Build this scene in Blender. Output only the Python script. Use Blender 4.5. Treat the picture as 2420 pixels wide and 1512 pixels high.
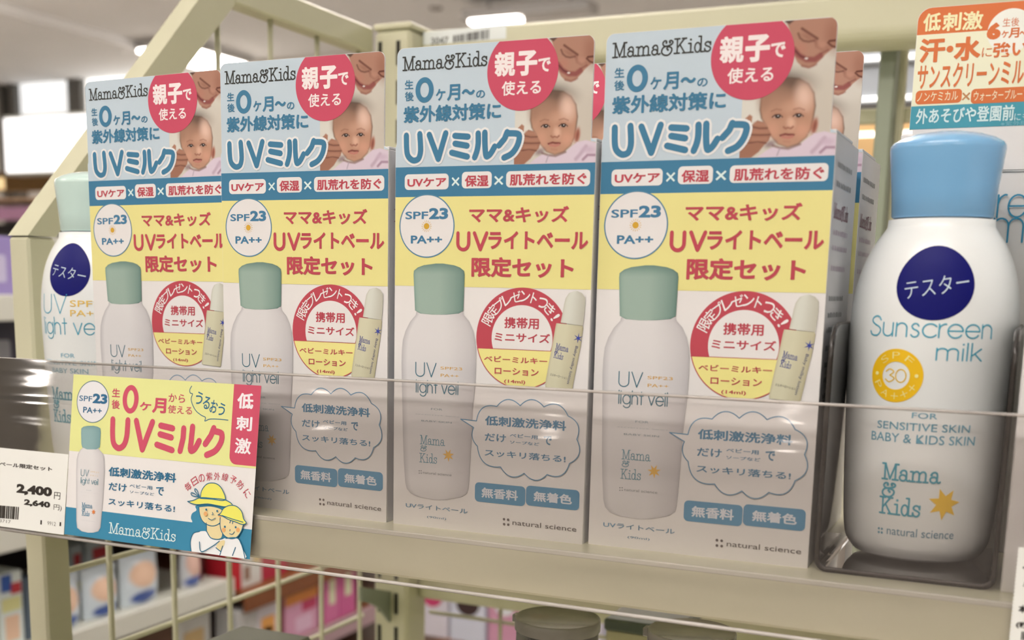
import bpy, math, random
import numpy as np
from mathutils import Matrix, Vector

for _o in list(bpy.data.objects):
    bpy.data.objects.remove(_o)
scene = bpy.context.scene
COL = scene.collection
random.seed(5)
PI = math.pi

# ------------------------------------------------------------------ camera
F_PX, CX, CY = 2789.953, 1151.031, 1187.303
CAM = np.array([0.29195072, -0.36711214, 0.0834755])
CR = np.array([[0.9050309635537209, 0.42498203533222473, 0.017584784727234383],
               [0.0915997548925774, -0.1543628205875245, -0.9837589158548365],
               [-0.4153654293662909, 0.89194304149152, -0.17863138252337793]])
cam_d = bpy.data.cameras.new('camera')
cam_d.sensor_fit = 'HORIZONTAL'
cam_d.sensor_width = 36.0
cam_d.lens = F_PX / 2420 * 36.0
cam_d.shift_x = (1210 - CX) / 2420
cam_d.shift_y = (CY - 756) / 2420
cam_d.clip_start = 0.02
cam_d.clip_end = 60
cam_d.dof.use_dof = True
cam_d.dof.focus_distance = 0.425
cam_d.dof.aperture_fstop = 13.5
cam = bpy.data.objects.new('camera', cam_d)
COL.objects.link(cam)
rx, ry_, rz = CR[0], -CR[1], -CR[2]
cam.matrix_world = Matrix(((rx[0], ry_[0], rz[0], CAM[0]), (rx[1], ry_[1], rz[1], CAM[1]),
                           (rx[2], ry_[2], rz[2], CAM[2]), (0, 0, 0, 1)))
scene.camera = cam

# ------------------------------------------------------------------ world and exposure
w = bpy.data.worlds.new('world')
scene.world = w
w.use_nodes = True
w.node_tree.nodes['Background'].inputs[0].default_value = (0.9, 0.86, 0.8, 1)
w.node_tree.nodes['Background'].inputs[1].default_value = 0.02
vs = scene.view_settings
vs.view_transform = 'Standard'
vs.look = 'None'
vs.gamma = 1.0
vs.use_curve_mapping = False
vs.exposure = 0.0
scene.cycles.max_bounces = 7
scene.cycles.diffuse_bounces = 4
scene.cycles.glossy_bounces = 3
scene.cycles.transparent_max_bounces = 14
scene.cycles.caustics_reflective = False
scene.cycles.caustics_refractive = False
LAMP_POWER = 17.6
LAMP_COLOR = (1.0, 0.905, 0.83)


# ------------------------------------------------------------------ pixel helpers (2420 x 1512 frame)
def ray(u, v):
    return CR.T @ np.array([(u - CX) / F_PX, (v - CY) / F_PX, 1.0])


def on(u, v, ax, val):
    r = ray(u, v)
    return CAM + (val - CAM[ax]) / r[ax] * r


def on_plane(u, v, P, n):
    r = ray(u, v)
    return CAM + np.dot(P - CAM, n) / np.dot(r, n) * r


# ------------------------------------------------------------------ colour and materials
def lin(c):
    return tuple(((x / 255) / 12.92 if x <= 10.3 else ((x / 255 + 0.055) / 1.055) ** 2.4) for x in c)


PAPER = lin((232, 219, 211))


def pc(r, g, b, k=0.80):
    return tuple(min(0.92, a / p * k) for a, p in zip(lin((r, g, b)), PAPER))


MATS = {}


def mat(name, color=(0.8, 0.8, 0.8), rough=0.5, metal=0.0, coat=0.0, spec=0.5, noise=0.0, nscale=40.0, bump=0.0, emis=None, estr=0.0):
    if name in MATS:
        return MATS[name]
    m = bpy.data.materials.new(name)
    m.use_nodes = True
    nt = m.node_tree
    b = nt.nodes['Principled BSDF']
    b.inputs['Base Color'].default_value = (*color[:3], 1)
    b.inputs['Roughness'].default_value = rough
    b.inputs['Metallic'].default_value = metal
    b.inputs['Coat Weight'].default_value = coat
    b.inputs['Coat Roughness'].default_value = 0.15
    b.inputs['Specular IOR Level'].default_value = spec
    if emis:
        b.inputs['Emission Color'].default_value = (*emis, 1)
        b.inputs['Emission Strength'].default_value = estr
    if noise or bump:
        tc = nt.nodes.new('ShaderNodeTexCoord')
        nz = nt.nodes.new('ShaderNodeTexNoise')
        nz.inputs['Scale'].default_value = nscale
        nz.inputs['Detail'].default_value = 5
        nt.links.new(tc.outputs['Object'], nz.inputs['Vector'])
        if noise:
            mx = nt.nodes.new('ShaderNodeMix')
            mx.data_type = 'RGBA'
            mx.inputs[6].default_value = (*[c * (1 - noise) for c in color[:3]], 1)
            mx.inputs[7].default_value = (*[min(1, c * (1 + noise)) for c in color[:3]], 1)
            nt.links.new(nz.outputs['Fac'], mx.inputs[0])
            nt.links.new(mx.outputs[2], b.inputs['Base Color'])
        if bump:
            bp = nt.nodes.new('ShaderNodeBump')
            bp.inputs['Strength'].default_value = bump
            bp.inputs['Distance'].default_value = 0.001
            nt.links.new(nz.outputs['Fac'], bp.inputs['Height'])
            nt.links.new(bp.outputs['Normal'], b.inputs['Normal'])
    MATS[name] = m
    return m


def ink(r, g, b, rough=0.45):
    return mat('ink_%d_%d_%d' % (r, g, b), pc(r, g, b), rough, spec=0.3)


def vcol_mat(name='printed_picture', rough=0.4, spec=0.3):
    if name in MATS:
        return MATS[name]
    m = bpy.data.materials.new(name)
    m.use_nodes = True
    b = m.node_tree.nodes['Principled BSDF']
    b.inputs['Roughness'].default_value = rough
    b.inputs['Specular IOR Level'].default_value = spec
    a = m.node_tree.nodes.new('ShaderNodeVertexColor')
    a.layer_name = 'Col'
    m.node_tree.links.new(a.outputs['Color'], b.inputs['Base Color'])
    MATS[name] = m
    return m


def clear_mat(name, tint, haze, haze_col, rough=0.02, ior=1.45, bump=0.0, bscale=20.0):
    """Clear plastic sheet: see-through with a mirror-like surface and a little dust haze."""
    m = bpy.data.materials.new(name)
    m.use_nodes = True
    nt = m.node_tree
    nt.nodes.clear()
    out = nt.nodes.new('ShaderNodeOutputMaterial')
    tr = nt.nodes.new('ShaderNodeBsdfTransparent')
    tr.inputs[0].default_value = (*tint, 1)
    df = nt.nodes.new('ShaderNodeBsdfDiffuse')
    df.inputs[0].default_value = (*haze_col, 1)
    gl = nt.nodes.new('ShaderNodeBsdfGlossy')
    gl.inputs['Roughness'].default_value = rough
    fr = nt.nodes.new('ShaderNodeFresnel')
    fr.inputs[0].default_value = ior
    tc = nt.nodes.new('ShaderNodeTexCoord')
    nz = nt.nodes.new('ShaderNodeTexNoise')
    nz.inputs['Scale'].default_value = bscale
    nz.inputs['Detail'].default_value = 6
    nt.links.new(tc.outputs['Object'], nz.inputs['Vector'])
    mr = nt.nodes.new('ShaderNodeMapRange')
    mr.inputs[1].default_value = 0.3
    mr.inputs[2].default_value = 0.75
    mr.inputs[3].default_value = haze * 0.6
    mr.inputs[4].default_value = haze * 1.5
    nt.links.new(nz.outputs['Fac'], mr.inputs[0])
    m1 = nt.nodes.new('ShaderNodeMixShader')
    nt.links.new(mr.outputs[0], m1.inputs[0])
    nt.links.new(tr.outputs[0], m1.inputs[1])
    nt.links.new(df.outputs[0], m1.inputs[2])
    m2 = nt.nodes.new('ShaderNodeMixShader')
    nt.links.new(fr.outputs[0], m2.inputs[0])
    nt.links.new(m1.outputs[0], m2.inputs[1])
    nt.links.new(gl.outputs[0], m2.inputs[2])
    if bump:
        n2 = nt.nodes.new('ShaderNodeTexNoise')
        n2.inputs['Scale'].default_value = 9
        n2.inputs['Detail'].default_value = 2
        mp = nt.nodes.new('ShaderNodeMapping')
        mp.inputs['Scale'].default_value = (0.5, 1, 5)
        nt.links.new(tc.outputs['Object'], mp.inputs[0])
        nt.links.new(mp.outputs[0], n2.inputs['Vector'])
        bp = nt.nodes.new('ShaderNodeBump')
        bp.inputs['Strength'].default_value = bump
        bp.inputs['Distance'].default_value = 0.004
        nt.links.new(n2.outputs['Fac'], bp.inputs['Height'])
        nt.links.new(bp.outputs['Normal'], gl.inputs['Normal'])
        nt.links.new(bp.outputs['Normal'], fr.inputs['Normal'])
    nt.links.new(m2.outputs[0], out.inputs[0])
    MATS[name] = m
    return m


M_CREAM = mat('cream_paint', pc(203, 191, 159), 0.45, noise=0.05, nscale=9, coat=0.1)
M_CREAM2 = mat('cream_shelf', pc(240, 227, 194), 0.32, noise=0.05, nscale=14, coat=0.15)
M_BLACK = mat('slot_black', (0.012, 0.011, 0.01), 0.8)
M_WHITE = mat('white_card', pc(232, 219, 211), 0.45, spec=0.3)
M_GREYCARD = mat('card_edge', pc(214, 205, 200), 0.6)


# ------------------------------------------------------------------ scene graph helpers
def tag(o, label=None, cat=None, group=None, kind=None):
    if label:
        o['label'] = label
    if cat:
        o['category'] = cat
    if group:
        o['group'] = group
    if kind:
        o['kind'] = kind
    return o


def empty(name, loc=(0, 0, 0), rot=(0, 0, 0)):
    o = bpy.data.objects.new(name, None)
    o.empty_display_size = 0.01
    COL.objects.link(o)
    o.location = loc
    o.rotation_euler = rot
    return o


def obj(name, verts, faces, m, parent=None, smooth=False, cols=None):
    me = bpy.data.meshes.new(name)
    me.from_pydata([tuple(map(float, v)) for v in verts], [], [tuple(map(int, f)) for f in faces])
    if smooth:
        me.polygons.foreach_set('use_smooth', [True] * len(me.polygons))
    if cols is not None:
        at = me.color_attributes.new('Col', 'FLOAT_COLOR', 'POINT')
        c = np.ones((len(verts), 4), dtype=np.float32)
        c[:, :3] = cols
        at.data.foreach_set('color', c.ravel())
    me.materials.append(m)
    me.update()
    o = bpy.data.objects.new(name, me)
    COL.objects.link(o)
    if parent:
        o.parent = parent
    return o


def copy_tree(o, parent=None):
    c = o.copy()
    COL.objects.link(c)
    c.parent = parent
    for ch in list(o.children):
        copy_tree(ch, c)
    return c


class MB:
    """Collects shapes of one part."""

    def __init__(self):
        self.v = []
        self.f = []

    def add(self, vs_, fs_):
        k = len(self.v)
        self.v += [tuple(x) for x in vs_]
        self.f += [tuple(i + k for i in f) for f in fs_]
        return self

    def box(self, a, b, bev=0.0):
        (x0, y0, z0), (x1, y1, z1) = a, b
        if bev <= 0:
            V = [(x, y, z) for z in (z0, z1) for y in (y0, y1) for x in (x0, x1)]
            return self.add(V, [(0, 2, 3, 1), (4, 5, 7, 6), (0, 1, 5, 4), (2, 6, 7, 3), (0, 4, 6, 2), (1, 3, 7, 5)])
        # bevelled box: three rectangles' corners
        V = []
        idx = {}
        for sx in (0, 1):
            for sy in (0, 1):
                for sz in (0, 1):
                    c = [(x0, x1)[sx], (y0, y1)[sy], (z0, z1)[sz]]
                    d = [(1, -1)[sx] * bev, (1, -1)[sy] * bev, (1, -1)[sz] * bev]
                    for ax in range(3):   # vertex lying on the face of axis ax
                        p = [c[i] + (0 if i == ax else d[i]) for i in range(3)]
                        idx[(sx, sy, sz, ax)] = len(V)
                        V.append(tuple(p))
        F = []
        for s in (0, 1):
            F.append([idx[(s, a_, b_, 0)] for a_, b_ in ((0, 0), (0, 1), (1, 1), (1, 0))][::(1 if s == 0 else -1)])
            F.append([idx[(a_, s, b_, 1)] for a_, b_ in ((0, 0), (1, 0), (1, 1), (0, 1))][::(1 if s == 0 else -1)])
            F.append([idx[(a_, b_, s, 2)] for a_, b_ in ((0, 0), (0, 1), (1, 1), (1, 0))][::(1 if s == 0 else -1)])
        for a_ in (0, 1):
            for b_ in (0, 1):
                F.append((idx[(0, a_, b_, 1)], idx[(1, a_, b_, 1)], idx[(1, a_, b_, 2)], idx[(0, a_, b_, 2)]))
                F.append((idx[(a_, 0, b_, 0)], idx[(a_, 1, b_, 0)], idx[(a_, 1, b_, 2)], idx[(a_, 0, b_, 2)]))
                F.append((idx[(a_, b_, 0, 0)], idx[(a_, b_, 1, 0)], idx[(a_, b_, 1, 1)], idx[(a_, b_, 0, 1)]))
                for c_ in (0, 1):
                    F.append(tuple(idx[(a_, b_, c_, k)] for k in range(3)))
        return self.add(V, F)

    def tube(self, pts, r, n=8, closed_ends=True):
        pts = [Vector(p) for p in pts]
        V = []
        F = []
        for i, p in enumerate(pts):
            t = (pts[min(i + 1, len(pts) - 1)] - pts[max(i - 1, 0)]).normalized()
            up = Vector((0, 0, 1)) if abs(t.z) < 0.9 else Vector((1, 0, 0))
            a = t.cross(up).normalized()
            b = t.cross(a).normalized()
            for k in range(n):
                th = 2 * PI * k / n
                V.append(p + a * (r * math.cos(th)) + b * (r * math.sin(th)))
        for i in range(len(pts) - 1):
            for k in range(n):
                F.append((i * n + k, i * n + (k + 1) % n, (i + 1) * n + (k + 1) % n, (i + 1) * n + k))
        if closed_ends:
            F.append(tuple(range(n - 1, -1, -1)))
            F.append(tuple((len(pts) - 1) * n + k for k in range(n)))
        return self.add([tuple(v) for v in V], F)

    def lathe(self, prof, n=48, ys=1.0, cx=0, cy=0):
        V = []
        F = []
        for r, z in prof:
            for k in range(n):
                th = 2 * PI * k / n
                V.append((cx + r * math.sin(th), cy - ys * r * math.cos(th), z))
        for i in range(len(prof) - 1):
            for k in range(n):
                F.append((i * n + k, i * n + (k + 1) % n, (i + 1) * n + (k + 1) % n, (i + 1) * n + k))
        F.append(tuple(range(n - 1, -1, -1)))
        F.append(tuple((len(prof) - 1) * n + k for k in range(n)))
        return self.add(V, F)

    def prism(self, poly, axis, a, b):
        """Outline in the two other axes, pushed from a to b along axis (0, 1 or 2)."""
        n = len(poly)
        V = []
        for t in (a, b):
            for p, q in poly:
                V.append((t, p, q) if axis == 0 else ((p, t, q) if axis == 1 else (p, q, t)))
        F = [tuple(range(n)), tuple(range(2 * n - 1, n - 1, -1))]
        for i in range(n):
            j = (i + 1) % n
            F.append((i, i + n, j + n, j))
        return self.add(V, F)

    def build(self, name, m, parent=None, smooth=False):
        return obj(name, self.v, self.f, m, parent, smooth)


# ------------------------------------------------------------------ flat print: 2-D triangles on a face
DISC8 = [(math.cos(2 * PI * k / 8 + .39), math.sin(2 * PI * k / 8 + .39)) for k in range(8)]


class Flat:
    """2-D shapes (a, b) of one colour that lie in one plane."""

    def __init__(self):
        self.v = []
        self.f = []

    def poly(self, pts):
        k = len(self.v)
        self.v += list(pts)
        self.f.append(tuple(range(k, k + len(pts))))
        return self

    def tris(self, vs_, fs_):
        k = len(self.v)
        self.v += list(vs_)
        self.f += [tuple(i + k for i in f) for f in fs_]
        return self

    def disc(self, c, r, n=10, rb=None):
        rb = r if rb is None else rb
        return self.poly([(c[0] + r * math.cos(2 * PI * k / n), c[1] + rb * math.sin(2 * PI * k / n)) for k in range(n)])

    def stroke(self, pts, wd, closed=False, caps=True):
        r = wd / 2
        n = len(pts)
        for i in range(n if closed else n - 1):
            (x0, y0), (x1, y1) = pts[i], pts[(i + 1) % n]
            L = math.hypot(x1 - x0, y1 - y0)
            if L < 1e-12:
                continue
            nx, ny = -(y1 - y0) / L * r, (x1 - x0) / L * r
            self.poly([(x0 + nx, y0 + ny), (x0 - nx, y0 - ny), (x1 - nx, y1 - ny), (x1 + nx, y1 + ny)])
        for i, p in enumerate(pts):
            if caps or closed or 0 < i < n - 1:
                self.disc(p, r, 8)
        return self

    def ring(self, c, r0, r1, a0=0, a1=2 * PI, n=64):
        k = len(self.v)
        for i in range(n + 1):
            t = a0 + (a1 - a0) * i / n
            self.v += [(c[0] + r0 * math.cos(t), c[1] + r0 * math.sin(t)), (c[0] + r1 * math.cos(t), c[1] + r1 * math.sin(t))]
        for i in range(n):
            self.f.append((k + 2 * i, k + 2 * i + 1, k + 2 * i + 3, k + 2 * i + 2))
        return self

    def build(self, name, m, parent, place):
        """place((a, b)) -> local 3-D point."""
        use = {}
        for f in self.f:
            for i in f:
                use[i] = use.get(i, 0) + 1
        lev = [0.0] * len(self.v)
        k = 0
        for f in self.f:
            if all(use[i] == 1 for i in f):      # a piece of its own: lift it a hair so that pieces never share a plane
                k += 1
                for i in f:
                    lev[i] = (1 + (k * 37) % 61) * 6e-7
        return obj(name, [place((p[0], p[1], l)) for p, l in zip(self.v, lev)], self.f, m, parent)


def lv(p):
    return p[2] if len(p) > 2 else 0.0


def rrect(x0, y0, x1, y1, r, n=6):
    P = []
    for cx_, cy_, a0 in ((x1 - r, y1 - r, 0), (x0 + r, y1 - r, PI / 2), (x0 + r, y0 + r, PI), (x1 - r, y0 + r, 1.5 * PI)):
        for k in range(n + 1):
            t = a0 + PI / 2 * k / n
            P.append((cx_ + r * math.cos(t), cy_ + r * math.sin(t)))
    return P


TEXT_CACHE = {}


def text_mesh(s, weight=0.02, rnd=0.03, res=3):
    """Outline of a line of writing, made heavier by `weight` em with corners rounded by `rnd` em."""
    key = (s, weight, rnd, res)
    if key in TEXT_CACHE:
        return TEXT_CACHE[key]
    c = bpy.data.curves.new('txt', 'FONT')
    c.body = s
    c.resolution_u = res
    rnd = max(0.0, min(rnd, weight + 0.02))
    c.offset = weight - rnd
    o = bpy.data.objects.new('txt', c)
    COL.objects.link(o)
    dg = bpy.context.evaluated_depsgraph_get()
    me = bpy.data.meshes.new_from_object(o.evaluated_get(dg))
    V = [(v.co.x, v.co.y) for v in me.vertices]
    F = [tuple(p.vertices) for p in me.polygons]
    bpy.data.objects.remove(o)
    bpy.data.curves.remove(c)
    bpy.data.meshes.remove(me)
    if rnd > 0:
        cnt = {}
        for f in F:
            for i in range(len(f)):
                a, b = f[i], f[(i + 1) % len(f)]
                e = (min(a, b), max(a, b))
                cnt[e] = cnt.get(e, 0) + 1
        bd = [e for e, n in cnt.items() if n == 1]
        fl = Flat()
        fl.v = list(V)
        fl.f = list(F)
        used = set()
        for a, b in bd:
            (x0, y0), (x1, y1) = V[a], V[b]
            L = math.hypot(x1 - x0, y1 - y0)
            if L > 1e-9:
                nx, ny = -(y1 - y0) / L * rnd, (x1 - x0) / L * rnd
                fl.poly([(x0 + nx, y0 + ny), (x0 - nx, y0 - ny), (x1 - nx, y1 - ny), (x1 + nx, y1 + ny)])
            used.add(a)
            used.add(b)
        for a in used:
            x, y = V[a]
            fl.poly([(x + rnd * p, y + rnd * q) for p, q in DISC8])
        V, F = fl.v, fl.f
    xs = [p[0] for p in V]
    ys = [p[1] for p in V]
    bb = (min(xs), min(ys), max(xs), max(ys))
    V = [((x - bb[0]) / (bb[2] - bb[0]), (y - bb[1]) / (bb[3] - bb[1])) for x, y in V]
    TEXT_CACHE[key] = (V, F)
    return V, F


# hand-drawn letters: slab-serif wordmark and thin geometric lettering, as centre-line strokes
def arc(cx, cy, rx_, ry2, a0, a1, n=10):
    return [(cx + rx_ * math.cos(math.radians(a0 + (a1 - a0) * i / n)), cy + ry2 * math.sin(math.radians(a0 + (a1 - a0) * i / n))) for i in range(n + 1)]


def smooth_pts(p, n=5):
    out = []
    for i in range(len(p) - 1):
        p0, p1, p2, p3 = p[max(i - 1, 0)], p[i], p[i + 1], p[min(i + 2, len(p) - 1)]
        for k in range(n):
            t = k / n
            out.append(tuple(0.5 * (2 * b + (c - a) * t + (2 * a - 5 * b + 4 * c - d) * t * t + (3 * b - a - 3 * c + d) * t ** 3) for a, b, c, d in zip(p0, p1, p2, p3)))
    return out + [p[-1]]


SLAB = {
    'M': (0.86, [[(.14, 0), (.14, 1)], [(.15, 1), (.41, .03)], [(.41, .03), (.67, 1)], [(.68, 1), (.68, 0)], [(0, 1), (.17, 1)], [(.65, 1), (.82, 1)], [(0, 0), (.28, 0)], [(.54, 0), (.82, 0)]], []),
    'a': (0.54, [arc(.19, .18, .16, .19, 0, 360, 16), [(.36, .45), (.36, .12)] + arc(.44, .12, .08, .12, 180, 330, 6), smooth_pts([(.07, .5), (.13, .62), (.24, .66), (.33, .6), (.36, .45)])], [(.08, .49, .065)]),
    'm': (0.90, [[(.12, 0), (.12, .62)], smooth_pts([(.12, .45), (.2, .6), (.31, .65), (.4, .56), (.42, .42)]) + [(.42, 0)], smooth_pts([(.42, .45), (.5, .6), (.61, .65), (.7, .56), (.72, .42)]) + [(.72, 0)], [(.0, .62), (.12, .62)], [(0, 0), (.23, 0)], [(.32, 0), (.53, 0)], [(.62, 0), (.84, 0)]], []),
    '&': (0.80, [smooth_pts([(.44, .28), (.36, .36), (.42, .48), (.56, .46), (.65, .33), (.62, .12), (.46, -.08), (.24, -.08), (.08, .08), (.08, .32), (.2, .5), (.42, .56), (.62, .64), (.7, .8), (.6, .92), (.5, .88), (.52, .78)]), smooth_pts([(.3, .53), (.16, .6), (.12, .78), (.22, .92), (.33, .88), (.33, .78)])], [(.43, .27, .06), (.53, .78, .055), (.32, .78, .055)]),
    'K': (0.76, [[(.16, 0), (.16, 1)], [(.16, .36), (.56, 1)], [(.31, .58), (.6, 0)], [(0, 1), (.3, 1)], [(.44, 1), (.68, 1)], [(0, 0), (.3, 0)], [(.48, 0), (.73, 0)]], []),
    'i': (0.36, [[(.18, 0), (.18, .62)], [(.05, .62), (.18, .62)], [(.03, 0), (.33, 0)]], [(.17, .88, .075)]),
    'd': (0.58, [arc(.21, .31, .16, .33, 0, 360, 18), [(.4, 0), (.4, 1.06)], [(.27, 1.06), (.4, 1.06)], [(.4, 0), (.54, 0)]], []),
    's': (0.44, [smooth_pts([(.35, .5), (.29, .62), (.16, .65), (.06, .54), (.1, .41), (.24, .33), (.35, .24), (.35, .1), (.24, -.01), (.11, .02), (.04, .14)]), [(.36, .64), (.36, .44)], [(.04, 0), (.04, .2)]], []),
}
THIN = {
    'U': (0.74, [[(0, 1), (0, .3)] + arc(.29, .3, .29, .3, 180, 360, 12) + [(.58, 1)]], []),
    'V': (0.72, [[(0, 1), (.31, 0), (.62, 1)]], []),
    'l': (0.17, [[(0, 0), (0, 1)]], []),
    'i': (0.17, [[(0, 0), (0, .68)]], [(0, .93, .045)]),
    'g': (0.76, [arc(.31, .34, .31, .34, 0, 360, 22), [(.62, .68), (.62, 0)] + arc(.32, -.02, .3, .27, 0, -150, 10)], []),
    'h': (0.62, [[(0, 0), (0, 1)], [(0, .38)] + arc(.23, .42, .23, .26, 180, 0, 10) + [(.46, 0)]], []),
    't': (0.44, [[(.15, 0), (.15, .95)], [(0, .66), (.3, .66)]], []),
    'v': (0.62, [[(0, .68), (.25, 0), (.5, .68)]], []),
    'e': (0.74, [[(0, .34), (.62, .34)] + arc(.31, .34, .31, .34, 0, 325, 20)], []),
    'S': (0.68, [smooth_pts([(.52, .8), (.42, .96), (.26, 1), (.09, .9), (.07, .72), (.24, .57), (.44, .46), (.54, .28), (.44, .06), (.25, 0), (.08, .06), (0, .22)])], []),
    'u': (0.62, [[(0, .68), (0, .27)] + arc(.23, .26, .23, .26, 180, 360, 10) + [(.46, .68)], [(.46, 0), (.46, .3)]], []),
    'n': (0.62, [[(0, 0), (0, .68)], [(0, .38)] + arc(.23, .42, .23, .26, 180, 0, 10) + [(.46, 0)]], []),
    's': (0.50, [smooth_pts([(.33, .55), (.26, .66), (.13, .66), (.05, .54), (.12, .4), (.27, .32), (.35, .19), (.28, .03), (.13, 0), (.03, .1)])], []),
    'c': (0.66, [arc(.31, .34, .31, .34, 40, 320, 18)], []),
    'r': (0.36, [[(0, 0), (0, .68)], smooth_pts([(0, .4), (.06, .58), (.2, .68), (.28, .68)])], []),
    'm': (0.98, [[(0, 0), (0, .68)], [(0, .4)] + arc(.2, .46, .2, .22, 180, 0, 9) + [(.4, 0)], [(.4, .4)] + arc(.6, .46, .2, .22, 180, 0, 9) + [(.8, 0)]], []),
    'k': (0.56, [[(0, 0), (0, 1)], [(.0, .26), (.4, .68)], [(.14, .4), (.44, 0)]], []),
    ' ': (0.3, [], []),
}


def stroke_text(s, font, pen, x0, y0, x1, ytop, sy=1.0):
    """Word in centre-line letters from x0 to x1, base line y0, capital height ytop - y0."""
    fl = Flat()
    tot = 0
    xs = []
    for ch in s:
        xs.append(tot)
        tot += font[ch][0]
    last = font[s[-1]]
    tot -= 0.12
    kx = (x1 - x0) / tot
    ky = (ytop - y0)
    for ch, xo in zip(s, xs):
        wd, lines, dots = font[ch]
        for ln in lines:
            fl.stroke([(x0 + (xo + px_) * kx, y0 + py_ * ky) for px_, py_ in ln], pen)
        for dx, dy, r in dots:
            fl.disc((x0 + (xo + dx) * kx, y0 + dy * ky), max(r * ky, pen * 0.7), 10)
    return fl


# ------------------------------------------------------------------ paint helper for printed pictures
def sstep(e0, e1, x):
    t = np.clip((x - e0) / (e1 - e0), 0, 1)
    return t * t * (3 - 2 * t)


def ell(X, Y, cx_, cy_, rx_, ry2, soft=0.15, rot=0.0):
    c, s = math.cos(math.radians(rot)), math.sin(math.radians(rot))
    dx, dy = X - cx_, Y - cy_
    d = np.sqrt(((dx * c + dy * s) / rx_) ** 2 + ((-dx * s + dy * c) / ry2) ** 2)
    return 1 - sstep(1 - soft, 1 + soft, d)


def seg(X, Y, pts, wd, soft=0.5):
    D = np.full(X.shape, 1e9)
    for (x0, y0), (x1, y1) in zip(pts[:-1], pts[1:]):
        vx, vy = x1 - x0, y1 - y0
        t = np.clip(((X - x0) * vx + (Y - y0) * vy) / (vx * vx + vy * vy + 1e-9), 0, 1)
        D = np.minimum(D, np.hypot(X - x0 - t * vx, Y - y0 - t * vy))
    return 1 - sstep(wd * (1 - soft), wd * (1 + soft), D)


def inpoly(X, Y, P, soft=6.0):
    ins = np.zeros(X.shape, bool)
    D = np.full(X.shape, 1e9)
    n = len(P)
    for i in range(n):
        (x0, y0), (x1, y1) = P[i], P[(i + 1) % n]
        c = ((y0 > Y) != (y1 > Y)) & (X < (x1 - x0) * (Y - y0) / (y1 - y0 + 1e-12) + x0)
        ins ^= c
        vx, vy = x1 - x0, y1 - y0
        t = np.clip(((X - x0) * vx + (Y - y0) * vy) / (vx * vx + vy * vy + 1e-9), 0, 1)
        D = np.minimum(D, np.hypot(X - x0 - t * vx, Y - y0 - t * vy))
    sd = np.where(ins, D, -D)
    return sstep(-soft, soft, sd)


class Paint:
    def __init__(self, X, Y, base):
        self.X, self.Y = X, Y
        self.c = np.ones(X.shape + (3,)) * np.array(pc(*base))

    def put(self, mask, col, k=1.0):
        m = (mask * k)[..., None]
        self.c = self.c * (1 - m) + np.array(pc(*col)) * m
        return self


def grid_faces(nr, nc):
    return [(i * nc + j, i * nc + j + 1, (i + 1) * nc + j + 1, (i + 1) * nc + j) for i in range(nr - 1) for j in range(nc - 1)]

# ================================================================== the room
FZ, CZ = -1.15, 1.5
X0, X1, Y0, Y1 = -8.5, 4.5, -9.0, 6.2
M_CEIL = mat('ceiling_board', (0.92, 0.93, 0.94), 0.9, noise=0.03, nscale=3)
M_WALL = mat('wall_paint', (0.80, 0.77, 0.72), 0.85, noise=0.03, nscale=2)
M_FLOOR = mat('floor_vinyl', (0.40, 0.36, 0.31), 0.35, noise=0.10, nscale=1.5)
M_WOOD = mat('brown_wood', pc(122, 84, 40), 0.5, noise=0.2, nscale=6)
tag(MB().box((X0, Y0, FZ - 0.1), (X1, Y1, FZ)).build('floor', M_FLOOR), kind='structure')
ceil = tag(MB().box((X0, Y0, CZ), (X1, Y1, CZ + 0.1)).build('ceiling', M_CEIL), kind='structure')
tag(MB().box((X0, Y1, FZ), (X1, Y1 + 0.1, CZ)).build('wall_back', M_WALL), kind='structure')
tag(MB().box((X0, Y0 - 0.1, FZ), (X1, Y0, CZ)).build('wall_front', M_WALL), kind='structure')
tag(MB().box((X0 - 0.1, Y0, FZ), (X0, Y1, CZ)).build('wall_left', M_WALL), kind='structure')
tag(MB().box((X1, Y0, FZ), (X1 + 0.1, Y1, CZ)).build('wall_right', M_WALL), kind='structure')
tag(MB().box((X0, 3.0, CZ - 0.05), (-4.78, Y1, CZ)).build('trim_1', M_CEIL), kind='structure')
# dark window posts along the bright back wall
M_POST = mat('dark_post', (0.10, 0.095, 0.085), 0.5)
for i, (pa, pb) in enumerate((((0, 0), (12, 0)), ((28, 0), (42, 0)), ((166, 0), (198, 0)))):
    xa, xb = on(pa[0], 220, 1, Y1 - 0.05)[0], on(pb[0], 220, 1, Y1 - 0.05)[0]
    tag(MB().box((xa, Y1 - 0.08, FZ), (xb, Y1, CZ)).build('trim_%d' % (i + 2), M_POST), kind='structure')

# ------------------------------------------------------------------ ceiling lamps
M_LAMPHOUSE = mat('lamp_steel', (0.55, 0.55, 0.55), 0.25, metal=0.9)
M_LAMP = mat('lamp_tube', (1, 1, 1), 0.5, emis=LAMP_COLOR, estr=LAMP_POWER)


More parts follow.
